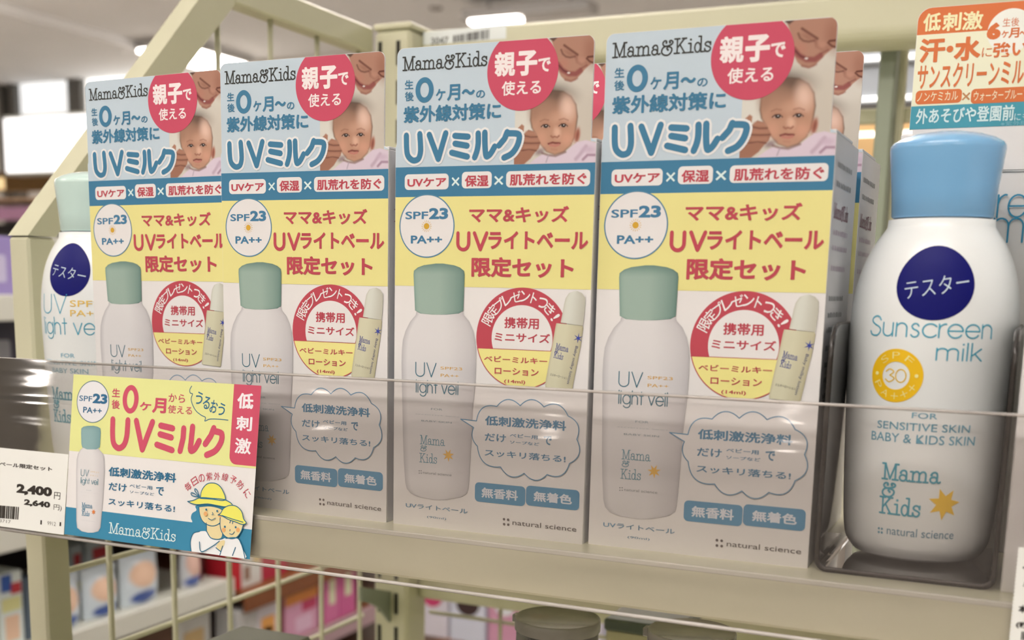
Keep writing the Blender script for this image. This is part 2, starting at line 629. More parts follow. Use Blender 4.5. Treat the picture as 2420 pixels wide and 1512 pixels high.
def ceiling_lamp(x, y, sx, sy, label, group=None, drop=0.0, lit=(0.0, 1.0)):
    """Hanging lamps are bare tubes that also light the ceiling; flush ones shine down only."""
    t = empty('ceiling_lamp', (x, y, CZ - drop))
    hb = MB()
    xa, xb = -sx / 2 + sx * lit[0], -sx / 2 + sx * lit[1]
    if drop > .1:
        hb.box((-sx / 2 - .02, -sy * .18, -0.035), (sx / 2 + .02, sy * .18, 0.0), 0.006)
        for q in (-.35, .35):
            hb.box((sx * q - .008, -.008, 0), (sx * q + .008, .008, drop))
        MB().box((xa, -sy / 2, -0.095), (xb, sy / 2, -0.0355), .012).build('diffuser', M_LAMP, t)
    else:
        hb.box((-sx / 2 - .03, -sy / 2 - .03, -0.05), (sx / 2 + .03, sy / 2 + .03, 0.0), 0.006)
        if drop:
            for q in (-.35, .35):
                hb.box((sx * q - .008, -.008, 0), (sx * q + .008, .008, drop))
        MB().box((xa, -sy / 2, -0.062), (xb, sy / 2, -0.0505)).build('diffuser', M_LAMP, t)
    hb.build('housing', M_LAMPHOUSE, t)
    tag(t, label, 'lamp', group)
    return t


for lx, ly, nm in ((-2.2, -0.9, 'left of the product shelf'), (0.0, -1.0, 'in front of the product shelf')):
    ceiling_lamp(lx, ly, 1.3, 0.22, 'long fluorescent ceiling lamp over the aisle, ' + nm, 'aisle lamps', drop=0.3)
for lx, ly, nm in ((-3.2, -3.2, 'left'), (-0.9, -3.2, 'middle'), (1.6, -3.2, 'right')):
    ceiling_lamp(lx, ly, 1.3, 0.22, 'long fluorescent ceiling lamp near the front wall, ' + nm + ' of its row', 'aisle lamps', drop=0.3)
for lx, ly, sx_, sy2, nm in ((-0.45, 1.3, .22, 1.3, 'over the left gondola aisle'), (-5.0, 3.5, 1.3, .22, 'far left over the side aisle'), (-2.9, 3.5, 1.3, .22, 'before the hanging sign'), (-6.9, 3.4, 1.3, .22, 'near the left wall'), (-0.9, 3.5, 1.3, .22, 'far behind the product shelf'), (1.6, 3.3, 1.3, .22, 'far behind the sunscreen cartons')):  # unseen lamps added to brighten the far ceiling and left gondola
    ceiling_lamp(lx, ly, sx_, sy2, 'added unseen long fluorescent ceiling lamp ' + nm, 'aisle lamps', drop=0.13 if ly > 2 else .3)
for k, (lx, ly) in enumerate(((-6.6, -6.3), (-3.9, -6.1), (-2.4, -6.3), (-0.9, -6.0))):  # small lamps added so their mirror images streak the guard
    ceiling_lamp(lx, ly, 0.10, 0.05, 'small downlight added for streaks on the guard, %s from the left wall' % ('first', 'second', 'third', 'fourth', 'fifth')[k], 'added guard-streak downlights', drop=0.34)
pL, pR = on(338, 105, 2, CZ - .05), on(520, 125, 2, CZ - .05)
ceiling_lamp(-4.62, 5.78, 0.34, 0.62, 'square bright ceiling lamp beyond the slanted rack bar')
pm = on(1250, 36, 2, CZ - .09)
ceiling_lamp(pm[0], pm[1], 0.62, 0.08, 'slim chrome ceiling lamp hanging above the back beam', drop=0.05, lit=(0.0, 0.42))
tag(MB().lathe([(.0, -.012), (.03, -.01), (.034, 0)], 20).build('smoke_detector', mat('grey_disc', (.25, .24, .23), .6)), 'small dark round smoke detector on the grey ceiling', 'detector').location = tuple(on(1030, 18, 2, CZ))

# ================================================================== the rack
XS = -0.135
rack = empty('display_rack', (XS, 0.05, FZ))
tag(rack, 'cream steel display rack with wire side panel and slanted side bar', 'rack')
OFF = np.array([XS, 0.05, FZ])


def rl(p):
    return tuple(np.array(p, float) - OFF)


def rbox(name, a, b, m=M_CREAM, bev=0.0012, parent=rack):
    return MB().box(rl(a), rl(b), bev).build(name, m, parent)


TW = 0.0125
rbox('front_post', (XS - TW, 0.0455, FZ), (XS, 0.0625, 0.103))
# slanted bar and top bar: side outline (y, z) pushed along x
a0, a1 = np.array([0.0455, 0.1055]), np.array([0.1965, 0.2375])
dv = (a1 - a0) / np.linalg.norm(a1 - a0)
nv = np.array([dv[1], -dv[0]])
tw = 0.017
poly = [tuple(a0), tuple(a0 + nv * 0 + np.array([0.017, 0])), tuple(a1 + nv * tw * .9), tuple(np.array([0.215, 0.2555])), tuple(np.array([0.196, 0.2555]))]
poly = [(0.0455, 0.1036), (0.0625, 0.1036), (0.2040, 0.2365), (0.2040, 0.2540), (0.1935, 0.2540)]
MB().prism([(q[0] - OFF[1], q[1] - OFF[2]) for q in poly], 0, -TW, 0).build('slanted_bar', M_CREAM, rack)
rbox('top_bar', (XS - TW, 0.2043, 0.2375), (XS, 0.356, 0.2540))
rbox('rear_post', (-0.1345, 0.3555, FZ), (-0.1065, 0.385, 0.2515), bev=0.0025)
rbox('post_cap', (-0.1350, 0.3550, 0.2520), (-0.1060, 0.386, 0.2560), bev=0.001)
zs0, zs1 = on(940, 96, 1, .355)[2], on(940, 154, 1, .355)[2]
zper = zs0 - on(940, 190, 1, .355)[2]
k = 0
while zs0 - k * zper > -0.45:
    for xa, xb in ((on(894, 120, 1, .355)[0], on(902, 120, 1, .355)[0]), (on(936.5, 120, 1, .355)[0], on(945, 120, 1, .355)[0])):
        rbox('slot', (xa, 0.3549, zs1 - k * zper), (xb, 0.3553, zs0 - k * zper), M_BLACK, 0)
    k += 1
# back beam with rounded lower edge
bz0, bz1 = 0.2251, 0.2530
prof = [(0.372, bz1 - .002), (0.374, bz1), (0.398, bz1), (0.400, bz1 - .002), (0.400, bz0 + .004), (0.396, bz0), (0.384, bz0)]
prof += [(0.384 - .012 * math.sin(t), bz0 + .009 - .009 * math.cos(t)) for t in np.linspace(.3, PI / 2, 6)]
MB().prism([(q[0] - OFF[1], q[1] - OFF[2]) for q in prof], 0, -0.1060 - OFF[0], 0.75 - OFF[0]).build('back_beam', M_CREAM, rack, False)
rbox('back_beam', (-0.1060, 0.372, -0.1405), (0.75, 0.398, -0.105))
for k in range(6):
    y = 0.0948 + 0.0502 * k
    zt = 0.2375 if y > 0.2 else 0.1036 + (y - 0.0625) * (0.2365 - 0.1036) / (0.204 - 0.0625) + .001
    MB().tube([rl((XS - .0055, y, -0.95)), rl((XS - .0055, y, zt))], 0.0016, 8).build('vertical_wire', M_CREAM, rack, True)
for k in range(-3, 14):
    z = -0.0603 - 0.0471 * k
    MB().tube([rl((XS - .0088, 0.0626, z)), rl((XS - .0088, 0.3554, z))], 0.0016, 8).build('horizontal_wire', M_CREAM, rack, True)
for k in range(9):
    x = -0.046 + 0.05 * k
    MB().tube([rl((x, 0.385, -0.60)), rl((x, 0.385, -0.141))], 0.0015, 8).build('back_vertical_wire', M_CREAM, rack, True)
for k in range(6):
    z = -0.1552 - 0.047 * k
    MB().tube([rl((-0.106, 0.3895, z)), rl((0.5, 0.3895, z))], 0.0015, 8).build('back_horizontal_wire', M_CREAM, rack, True)
# two uprights carrying the back beam near the blue-capped bottle
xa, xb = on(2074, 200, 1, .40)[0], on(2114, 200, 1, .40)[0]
rbox('back_upright', (xa, 0.401, FZ), (xb, 0.42, bz1 - .004), mat('bracket_grey_post_shade', pc(140, 140, 120), 0.5))  # shade on the cream upright is put into this grey-green
xa, xb = on(2121, 200, 1, .425)[0], on(2141, 200, 1, .425)[0]
rbox('back_upright', (xa, 0.4205, FZ), (xb, 0.43, bz1 - .004), M_CREAM)
za = on(2060, 272, 1, .435)[2]
rbox('back_rail', (-0.106, 0.4305, za - .0055), (0.75, 0.437, za + .0035), M_CREAM)
# bracket plate under the shelf
br = [(853, 1386), (950, 1402), (950, 1476), (926, 1478), (908, 1452), (892, 1434), (872, 1425), (853, 1420)]
bp_ = [on(u, v, 0, -0.121) for u, v in br]
MB().prism([(q[1] - OFF[1], q[2] - OFF[2]) for q in bp_], 0, -0.1225 - OFF[0], -0.1200 - OFF[0]).build('bracket', mat('bracket_grey_post_shade', pc(120, 126, 112), 0.5), rack)

# ------------------------------------------------------------------ the shelf with its front lip
SL, SR, LIPY, LIPZ = -0.128, 0.62, -0.0176, -0.0162
shelf = empty('shelf_board', (0.2, 0.15, 0))


def sb(p):
    return (p[0] - 0.2, p[1] - 0.15, p[2])


prof = [(LIPY + .0012, 0.0), (0.352, 0.0), (0.352, -0.003), (LIPY + .004, -0.003), (LIPY + .004, -0.014), (LIPY + .012, -0.014), (LIPY + .012, LIPZ), (LIPY + .001, LIPZ), (LIPY, LIPZ + .001), (LIPY, -.0010), (LIPY + .0004, -.0003)]
MB().prism([(q[0] - .15, q[1]) for q in prof], 0, SL - .2, SR - .2).build('deck', M_CREAM2, shelf)
MB().box(sb((SL, LIPY - .0002, -.0016)), sb((SR, LIPY + .0008, .0002)), .0003).build('lip_edge', mat('lip_highlight', pc(246, 238, 214), .2, coat=.5), shelf)  # paler colour paints the highlight line along the lip
tag(shelf, 'cream metal shelf with a rounded front lip carrying the cartons', 'shelf')

# ------------------------------------------------------------------ clear front guard
GT = math.radians(8.0)           # leans back a little
GB = np.array([0.0, -0.0212, -0.0166])
GU = np.array([0, math.sin(GT), math.cos(GT)])
GN = np.array([0, -math.cos(GT), math.sin(GT)])
GH = 0.0690
M_GUARD = clear_mat('clear_guard', (0.985, 0.97, 0.96), 0.025, (0.85, 0.78, 0.74), rough=0.04, ior=1.40, bump=0.2, bscale=30)
guard = empty('shelf_guard', (0.2, GB[1], GB[2]))
mb = MB()
th = 0.0012
quad = [(GB + GU * 0), (GB + GU * GH), (GB + GU * GH - GN * -th), (GB - GN * -th)]
mb.prism([(q[1] - GB[1], q[2] - GB[2]) for q in quad], 0, -0.36, SR - 0.2)
mb.build('clear_panel', M_GUARD, guard)
M_GEDGE = clear_mat('guard_edge', (0.85, 0.83, 0.80), 0.5, (0.95, 0.92, 0.88), rough=0.12, ior=1.6)
q0 = GB + GU * GH
MB().tube([(-0.36, q0[1] - GB[1] - .0006, q0[2] - GB[2]), (SR - .2, q0[1] - GB[1] - .0006, q0[2] - GB[2])], 0.0005, 8).build('top_edge', M_GEDGE, guard, True)
MB().tube([(-0.36, -.0009, -.0004), (SR - .2, -.0009, -.0004)], 0.0007, 8).build('bottom_edge', M_GEDGE, guard, True)
tag(guard, 'clear plastic guard strip standing along the shelf front', 'guard')

# ================================================================== UV milk gift-set cartons
CW, CD = 0.072, 0.0435
ZB1, ZB0, ZY = 0.12318981, 0.11339864, 0.08380449
ZC_ = ZB1 + 0.0065
ZT = ZC_ + 0.0318
IL, IR = 0.0004, 0.0018
BOXES = [(-0.06422912, 0.01088998, -2.878, -0.245), (0.01166775, -0.00303951, -1.70, 0.280),
         (0.08646744, -0.00514595, 0.275, 0.183), (0.15984313, -0.00270474, -0.1025, 0.0187)]
BX, BY, BA, BRL = BOXES[3]
BM = np.array((Matrix.Rotation(math.radians(BA), 3, 'Z') @ Matrix.Rotation(math.radians(BRL), 3, 'Y')))
BO = np.array([BX, BY, 0.0])
SC = 3.0236


def A(x, y):
    """Point of the enlarged crop (origin 1380, 0) -> (across, up) on the carton front."""
    P = on_plane(1380 + x / SC, y / SC, BO, BM @ np.array([0, 1.0, 0]))
    q = BM.T @ (P - BO)
    return q[0], q[2]


def Ainv(a, b):
    P = BO + a[..., None] * BM[:, 0] + b[..., None] * BM[:, 2]
    c = (P - CAM) @ CR.T
    return (F_PX * c[..., 0] / c[..., 2] + CX - 1380) * SC, (F_PX * c[..., 1] / c[..., 2] + CY) * SC


OB, OC = 1360.6, 2721.2
LAY = 0.00005


def lay(n):
    return lambda p: (p[0], -LAY * n - lv(p), p[1])


C_BLUE, C_LBLUE, C_YEL, C_RED, C_PINK = (64, 118, 146), (193, 199, 203), (232, 214, 138), (190, 72, 82), (200, 74, 94)
C_PAPER, C_BLACK = (232, 219, 211), (56, 54, 50)


def text_flat(s, lt, rb, weight=0.02, rnd=0.03):
    V, F = text_mesh(s, weight, rnd)
    x0, y1 = lt
    x1, y0 = rb
    fl = Flat()
    fl.tris([(x0 + (x1 - x0) * u, y0 + (y1 - y0) * v) for u, v in V], F)
    return fl


carton = empty('gift_set_carton', (BX, BY, 0), (0, math.radians(BRL), math.radians(BA)))
# body
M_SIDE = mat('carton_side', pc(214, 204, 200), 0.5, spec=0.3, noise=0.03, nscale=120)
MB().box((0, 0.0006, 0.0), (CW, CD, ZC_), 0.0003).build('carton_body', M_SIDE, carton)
# front panel with raised header
fp = [(0, 0), (CW, 0), (CW, ZC_), (CW - IR, ZC_ + .001)]
R_ = 0.0026
fp += [(CW - IR - R_ + R_ * math.cos(t), ZT - R_ + R_ * math.sin(t)) for t in np.linspace(0, PI / 2, 7)]
fp += [(IL + R_ - R_ * math.sin(t), ZT - R_ + R_ * math.cos(t)) for t in np.linspace(0, PI / 2, 7)]
fp += [(IL, ZC_ + .001), (0, ZC_)]
MB().prism(fp, 1, 0.0, 0.0005).build('front_panel', M_WHITE, carton)
# tuck flap at the top edge of the side
MB().box((CW - .0035, .0008, ZC_ + .0001), (CW - .0002, CD - .012, ZC_ + .0010), .0002).build('tuck_flap', M_GREYCARD, carton)

# header ground and colour bands
hd = [(0.0001, ZB1), (CW - .0001, ZB1), (CW - .0001, ZC_), (CW - IR - .0001, ZC_ + .001)] + [(x - (.0001 if x > .03 else -.0001), z - .0001) for x, z in fp[4:-2]] + [(IL + .0001, ZC_ + .001), (.0001, ZC_)]
Flat().poly(hd).build('header_ground', ink(*C_LBLUE), carton, lay(1))
band = Flat().poly([(0.0001, ZB0), (CW - .0001, ZB0), (CW - .0001, ZB1), (.0001, ZB1)]).build('blue_band', ink(*C_BLUE), carton, lay(1))
Flat().poly([(0.0001, ZY), (CW - .0001, ZY), (CW - .0001, ZB0), (.0001, ZB0)]).build('yellow_band', ink(*C_YEL), carton, lay(1))

# printed photograph of mother and baby
NR, NC = 190, 130
pxl = A(1128, 800)[0]
rows_b = np.linspace(ZB1 + .00005, ZT - .00015, NR)
aa = np.zeros((NR, NC))
bb = np.zeros((NR, NC))
for i, b in enumerate(rows_b):
    xr = CW - .0001 if b < ZC_ else CW - IR - .0001
    if b > ZT - R_:
        xr -= R_ - math.sqrt(max(0, R_ ** 2 - (b - ZT + R_) ** 2))
    aa[i] = np.linspace(pxl, xr, NC)
    bb[i] = b
X, Y = Ainv(aa, bb)
P = Paint(X, Y, (206, 192, 176))
P.put(sstep(1350, 1800, X) * sstep(300, 700, Y), (196, 178, 160), .7)
P.put(ell(X, Y, 1180, 820, 160, 160, .8), (218, 206, 192), .8)
# mother's face
face = [(1380, 60), (1450, 160), (1492, 290), (1500, 395), (1525, 445), (1560, 478), (1602, 488), (1645, 474), (1690, 430), (1725, 392), (1775, 350), (1830, 318), (1900, 280), (1900, 40)]
P.put(inpoly(X, Y, face, 7), (172, 122, 100))
P.put(ell(X, Y, 1690, 190, 110, 70, .8), (172, 120, 98), .7)
P.put(ell(X, Y, 1790, 260, 60, 110, .8), (150, 96, 76), .7)
P.put(ell(X, Y, 1545, 345, 45, 40, .9), (178, 118, 98), .8)
P.put(seg(X, Y, [(1655, 290), (1665, 330), (1700, 350), (1735, 335)], 12, .9), (140, 88, 72), .7)
P.put(ell(X, Y, 1705, 325, 34, 26, .8), (182, 128, 106), .7)
P.put(seg(X, Y, [(1560, 205), (1600, 232), (1668, 276)], 10, .8), (98, 52, 38), .85)
P.put(seg(X, Y, [(1532, 240), (1545, 272), (1570, 292), (1605, 298), (1645, 290)], 8, .9), (96, 54, 40), .75)
P.put(ell(X, Y, 1600, 265, 46, 18, .9, 25), (140, 88, 70), .6)
P.put(seg(X, Y, [(1755, 293), (1800, 288), (1850, 290)], 8, .5), (92, 44, 30), .95)
P.put(seg(X, Y, [(1745, 305), (1770, 328), (1800, 338), (1850, 336)], 8, .7), (92, 46, 32), .9)
P.put(seg(X, Y, [(1502, 352), (1535, 395), (1590, 425), (1650, 425), (1690, 398)], 20, .6), (136, 66, 62), .9)
P.put(seg(X, Y, [(1510, 362), (1550, 402), (1600, 420)], 7, .6), (96, 40, 40), .8)
P.put(ell(X, Y, 1590, 418, 12, 7, .6), (226, 206, 194), .9)
P.put(seg(X, Y, [(1690, 385), (1745, 356)], 8, .9), (128, 70, 60), .7)
P.put(seg(X, Y, [(1560, 470), (1610, 482), (1660, 460)], 9, .9), (140, 84, 72), .6)
P.put(inpoly(X, Y, [(1420, 100), (1440, 160), (1470, 175), (1500, 150), (1500, 90)], 8), (62, 42, 34), .85)
# baby
head = [(1258, 790), (1268, 700), (1310, 625), (1380, 575), (1460, 556), (1540, 562), (1605, 600), (1645, 665), (1655, 760), (1640, 850), (1625, 920), (1590, 985), (1530, 1035), (1455, 1058), (1385, 1035), (1335, 975), (1300, 900), (1268, 850)]
P.put(inpoly(X, Y, [(x + (x - 1455) * .02, y - 4) for x, y in head], 9), (112, 84, 68))
P.put(inpoly(X, Y, [(1455 + (x - 1455) * .965, 800 + (y - 800) * .97) for x, y in head], 12), (186, 136, 110))
P.put(ell(X, Y, 1450, 590, 150, 75, .95), (86, 66, 54), .95)
P.put(ell(X, Y, 1300, 700, 40, 90, .9, 20), (150, 108, 86), .7)
P.put(ell(X, Y, 1570, 690, 55, 85, .9), (226, 184, 162), .95)
P.put(ell(X, Y, 1380, 680, 100, 90, .9), (160, 116, 94), .7)
P.put(ell(X, Y, 1500, 770, 70, 40, .9), (204, 154, 128), .5)
P.put(ell(X, Y, 1480, 880, 26, 40, .9), (222, 172, 146), .8)
P.put(ell(X, Y, 1560, 930, 50, 45, .9), (214, 152, 126), .6)
P.put(ell(X, Y, 1350, 930, 40, 50, .9), (212, 150, 124), .5)
P.put(ell(X, Y, 1648, 900, 24, 60, .5, 12), (172, 104, 82), .95)
P.put(ell(X, Y, 1650, 900, 10, 40, .8, 12), (128, 70, 56), .8)
for ex, ey in ((1383, 832), (1532, 826)):
    P.put(ell(X, Y, ex, ey - 6, 46, 26, .9), (168, 112, 90), .6)
    P.put(ell(X, Y, ex, ey, 30, 12, .4), (206, 180, 166), .8)
    P.put(ell(X, Y, ex + 2, ey, 20, 14, .3), (26, 16, 14), 1.0)
    P.put(seg(X, Y, [(ex - 36, ey + 4), (ex - 14, ey - 12), (ex + 16, ey - 12), (ex + 36, ey + 4)], 5, .5), (76, 44, 34), .9)
    P.put(ell(X, Y, ex + 5, ey - 4, 4, 4, .5), (235, 225, 220), .9)
P.put(seg(X, Y, [(1340, 795), (1375, 780), (1410, 785)], 6, .9), (150, 100, 80), .6)
P.put(seg(X, Y, [(1500, 782), (1540, 772), (1575, 785)], 6, .9), (150, 100, 80), .6)
P.put(seg(X, Y, [(1428, 908), (1440, 918), (1458, 912), (1480, 918), (1494, 906)], 7, .8), (150, 92, 74), .85)
P.put(seg(X, Y, [(1405, 968), (1440, 958), (1460, 962), (1500, 962)], 8, .6), (120, 56, 50), .95)
P.put(seg(X, Y, [(1420, 978), (1460, 984), (1490, 975)], 9, .8), (186, 112, 100), .8)
P.put(seg(X, Y, [(1430, 1010), (1470, 1014)], 8, .9), (178, 122, 100), .6)
# clothes
cloth = [(1215, 1140), (1290, 1085), (1345, 1050), (1400, 1052), (1455, 1062), (1540, 1035), (1600, 985), (1650, 950), (1720, 938), (1800, 955), (1900, 960), (1900, 1200), (1215, 1200)]
P.put(inpoly(X, Y, cloth, 6), (214, 190, 196))
P.put(seg(X, Y, [(1350, 1040), (1400, 1056), (1460, 1062), (1545, 1030)], 9, .8), (120, 76, 68), .7)
P.put(seg(X, Y, [(1400, 1060), (1380, 1110)], 6, .8), (170, 150, 160), .7)
P.put(seg(X, Y, [(1720, 985), (1660, 1055), (1630, 1085)], 14, .9), (178, 146, 160), .7)
P.put(seg(X, Y, [(1790, 1052), (1730, 1052), (1690, 1088)], 10, .9), (150, 108, 128), .8)
P.put(ell(X, Y, 1740, 1010, 50, 24, .9), (198, 168, 180), .8)
P.put(ell(X, Y, 1330, 1030, 40, 22, .8, -25), (118, 78, 88), .7)
# hand
hand = [(1090, 1140), (1120, 1050), (1165, 960), (1205, 890), (1240, 860), (1285, 872), (1312, 915), (1338, 960), (1322, 1005), (1290, 1035), (1250, 1085), (1215, 1112), (1180, 1140)]
P.put(inpoly(X, Y, hand, 7), (158, 106, 84))
P.put(inpoly(X, Y, [(1128, 905), (1150, 850), (1185, 818), (1205, 832), (1200, 870), (1175, 905), (1140, 930)], 6), (170, 116, 92))
for q in ([(1200, 905), (1255, 918), (1310, 915)], [(1190, 962), (1260, 965), (1330, 962)], [(1180, 1022), (1240, 1012), (1300, 1022)]):
    P.put(seg(X, Y, q, 6, .8), (112, 68, 54), .8)
for q in ([(1225, 885), (1290, 892)], [(1215, 940), (1310, 940)], [(1210, 995), (1300, 992)]):
    P.put(seg(X, Y, q, 14, .9), (180, 126, 102), .6)
obj('photograph', [(a, -LAY * 2, b) for a, b in zip(aa.ravel(), bb.ravel())], grid_faces(NR, NC), vcol_mat(), carton, False, P.c.reshape(-1, 3))

# pink disc, cut off by the top edge of the header
dc = A(1203, 402)
dr = (A(1500, 402)[0] - A(905, 402)[0]) / 2
pts_ = []
tcap = math.asin(min(1, (ZT - .0001 - dc[1]) / dr))
for k in range(65):
    t = PI - tcap + (2 * PI - (PI - 2 * tcap)) * k / 64
    pts_.append((dc[0] + dr * math.cos(t), dc[1] + dr * math.sin(t)))
disc = Flat().poly(pts_).build('pink_disc', ink(*C_PINK), carton, lay(3))


def put_text(name, items, col, n, weight=0.02, rnd=0.03, parent=carton, off=0):
    fl = Flat()
    for it in items:
        s, x0, y0, x1, y1 = it[:5]
        wt = it[5] if len(it) > 5 else weight
        t = text_flat(s, A(x0, y0 + off), A(x1, y1 + off), wt, min(rnd, wt + .035))
        fl.tris(t.v, t.f)
    return fl.build(name, ink(*col), parent, lay(n))


put_text('disc_lettering', [('親', 978, 265, 1140, 446, .035), ('子', 1160, 255, 1325, 437, .05), ('で', 1340, 306, 1438, 408, .03), ('使える', 1030, 490, 1352, 583, .02)], (248, 226, 218), 4, parent=disc)
m0, m1 = A(207, 412), A(898, 372)
stroke_text('Mama&Kids', SLAB, .00046, m0[0], m0[1], m1[0], A(207, 312)[1]).build('brand_lettering', ink(*C_BLACK), carton, lay(3))
put_text('age_lettering', [('生', 221, 487, 289, 553), ('後', 219, 577, 289, 646), ('ヶ', 478, 553, 553, 638), ('月', 572, 517, 675, 637, .03), ('～', 692, 553, 800, 592, .05), ('の', 812, 560, 883, 617, .02)], C_BLUE, 3, .02)
z0, z1 = A(303, 663), A(462, 457)
zc = ((z0[0] + z1[0]) / 2, (z0[1] + z1[1]) / 2)
fl = Flat()
ra, rb_ = (z1[0] - z0[0]) / 2, (z1[1] - z0[1]) / 2
pen = ra * .52
kk = len(fl.v)
nseg = 48
for i in range(nseg):
    t = 2 * PI * i / nseg
    fl.v += [(zc[0] + ra * math.cos(t), zc[1] + rb_ * math.sin(t)), (zc[0] + (ra - pen) * math.cos(t), zc[1] + (rb_ - pen * .95) * math.sin(t))]
for i in range(nseg):
    j = (i + 1) % nseg
    fl.f.append((2 * i, 2 * j, 2 * j + 1, 2 * i + 1))
fl.build('zero_numeral', ink(*C_BLUE), carton, lay(3))
put_text('purpose_lettering', [('紫外線対策に', 205, 690, 1013, 780)], C_BLUE, 3, .034)


def glyph_uv(x0, yb, x1, yt, pen):
    """Bold rounded U and V between two crop points."""
    (a0_, b0_), (a1_, b1_) = A(x0, yb), A(x1, yt)
    W_ = a1_ - a0_
    h = b1_ - b0_
    p = pen / 2
    u = [(a0_ + p, b1_ - p), (a0_ + p, b0_ + W_ * .22)] + [(a0_ + W_ * .215 + (W_ * .215 - p) * math.cos(t), b0_ + W_ * .22 + (W_ * .22 - p) * math.sin(t)) for t in np.linspace(PI, 2 * PI, 12)] + [(a0_ + W_ * .43 - p, b1_ - p)]
    v = [(a0_ + W_ * .53 + p, b1_ - p), (a0_ + W_ * .765, b0_ + p * 1.2), (a0_ + W_ - p, b1_ - p)]
    return u, v


def kata(items, pen):
    out = []
    for pts in items:
        out.append(([A(x, y) for x, y in pts], pen))
    return out


# big product word with white outline: strokes traced as centre lines
BIG = [[(222, 912), (222, 1020), (232, 1070), (262, 1100), (290, 1104), (318, 1090), (334, 1050), (338, 1000), (334, 900)],
       [(412, 905), (482, 1092), (550, 892)],
       [(625, 912), (735, 918)], [(625, 972), (725, 988)], [(595, 1042), (725, 1072)],
       [(820, 892), (818, 970), (805, 1030), (785, 1078)], [(876, 885), (874, 980), (880, 1062), (898, 1066), (925, 1040), (955, 992)],
       [(1062, 880), (1040, 930), (990, 985)], [(1062, 890), (1125, 890), (1160, 900), (1160, 940), (1135, 1000), (1090, 1050), (1030, 1078)]]
pen_b = .0020
for nm, col, n, extra in (('word_outline', (232, 222, 216), 3, .0015), ('word_lettering', C_BLUE, 4, 0)):
    fl = Flat()
    for pts in BIG:
        sp = smooth_pts([A(x, y) for x, y in pts], 4) if len(pts) > 3 else [A(x, y) for x, y in pts]
        fl.stroke(sp, pen_b + extra)
    fl.build(nm, ink(*col), carton, lay(n))

# band: three white pills with red writing
for (x0, y0, x1, y1), s, (tx0, ty0, tx1, ty1) in (((196, 1212, 565, 1324), 'UVケア', (222, 1240, 542, 1302)), ((670, 1190, 925, 1312), '保湿', (700, 1216, 893, 1300)), ((1040, 1183, 1750, 1293), '肌荒れを防ぐ', (1075, 1205, 1715, 1280))):
    p0, p1 = A(x0, y1 + (20 if x1 - x0 > 300 else 5)), A(x1, y0 - (22 if x1 - x0 > 300 else 8))
    p0, p1 = A(x0, y1), A(x1, y0)
    zlo = A(x1, y1)[1]
    zhi = A(x0, y0)[1]
    pill = Flat().poly(rrect(p0[0], zlo, p1[0], zhi, .0014)).build('white_pill', ink(*C_PAPER), band, lay(2))
    put_text('pill_lettering', [(s, tx0, ty0, tx1, ty1)], C_RED, 3, .032, parent=pill)
put_text('cross_mark', [('×', 590, 1232, 650, 1297), ('×', 945, 1220, 1015, 1287)], (226, 236, 240), 2, .0, parent=band)

# SPF badge
sc_ = A(371, 247 + OB)
sr = (A(597, 247 + OB)[0] - A(145, 247 + OB)[0]) / 2
badge = Flat().disc(sc_, sr, 48).build('spf_badge', ink(*C_PAPER), carton, lay(2))
Flat().ring(sc_, sr - .00028, sr + .00012).build('badge_ring', ink(84, 128, 152), badge, lay(3))
put_text('badge_lettering', [('SPF', 198, 137, 385, 194, .02), ('23', 395, 108, 550, 194, .045), ('PA++', 238, 320, 495, 382, .03)], (72, 122, 152), 3, parent=badge, off=OB)
fl = Flat().disc(A(370, 248 + OB), .00105, 16)
for k in range(16):
    t = 2 * PI * k / 16
    c0 = A(370, 248 + OB)
    fl.stroke([(c0[0] + .00135 * math.cos(t), c0[1] + .00135 * math.sin(t)), (c0[0] + .0019 * math.cos(t), c0[1] + .0019 * math.sin(t))], .00014)
fl.build('sun_mark', ink(214, 160, 52), badge, lay(3))

put_text('title_lettering', [('ママ&キッズ', 730, 98, 1556, 215, .03), ('ライトベール', 885, 285, 1712, 425, .036), ('限定セット', 738, 483, 1582, 648, .036)], C_RED, 3, off=OB)
u_, v_ = glyph_uv(613, 438 + OB, 880, 288 + OB, .00092)
fl = Flat()
fl.stroke(u_, .0012)
fl.stroke(v_, .0012)
fl.build('title_latin_lettering', ink(*C_RED), carton, lay(3))


# printed bottle
def painted_rows(name, rows, shade, nc, n, parent, af=A, place=None, mat_=None):
    """rows: (y, left, right) in crop units; shade(s, t) -> colour."""
    ys = [r[0] for r in rows]
    yy = []
    for a_, b_ in zip(ys[:-1], ys[1:]):
        m_ = max(2, int(abs(b_ - a_) / 14))
        yy += list(np.linspace(a_, b_, m_, endpoint=False))
    yy.append(ys[-1])
    L = np.interp(yy, ys, [r[1] for r in rows])
    Rr = np.interp(yy, ys, [r[2] for r in rows])
    V = []
    Cc = []
    for i, y in enumerate(yy):
        t = (y - ys[0]) / (ys[-1] - ys[0])
        for j in range(nc):
            s = j / (nc - 1)
            x = L[i] + (Rr[i] - L[i]) * s
            V.append((place or lay(n))(af(x, y)))
            Cc.append(pc(*shade(s, t)))
    return obj(name, V, grid_faces(len(yy), nc), mat_ or vcol_mat(), parent, False, np.array(Cc))


def mixc(a, b, t):
    return tuple(x + (y - x) * t for x, y in zip(a, b))


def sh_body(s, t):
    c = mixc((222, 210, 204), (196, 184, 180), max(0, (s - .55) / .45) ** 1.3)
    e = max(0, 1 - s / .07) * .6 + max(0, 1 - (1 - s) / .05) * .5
    return mixc(c, (170, 160, 158), min(1, e + max(0, (t - .9) / .1) * .15))


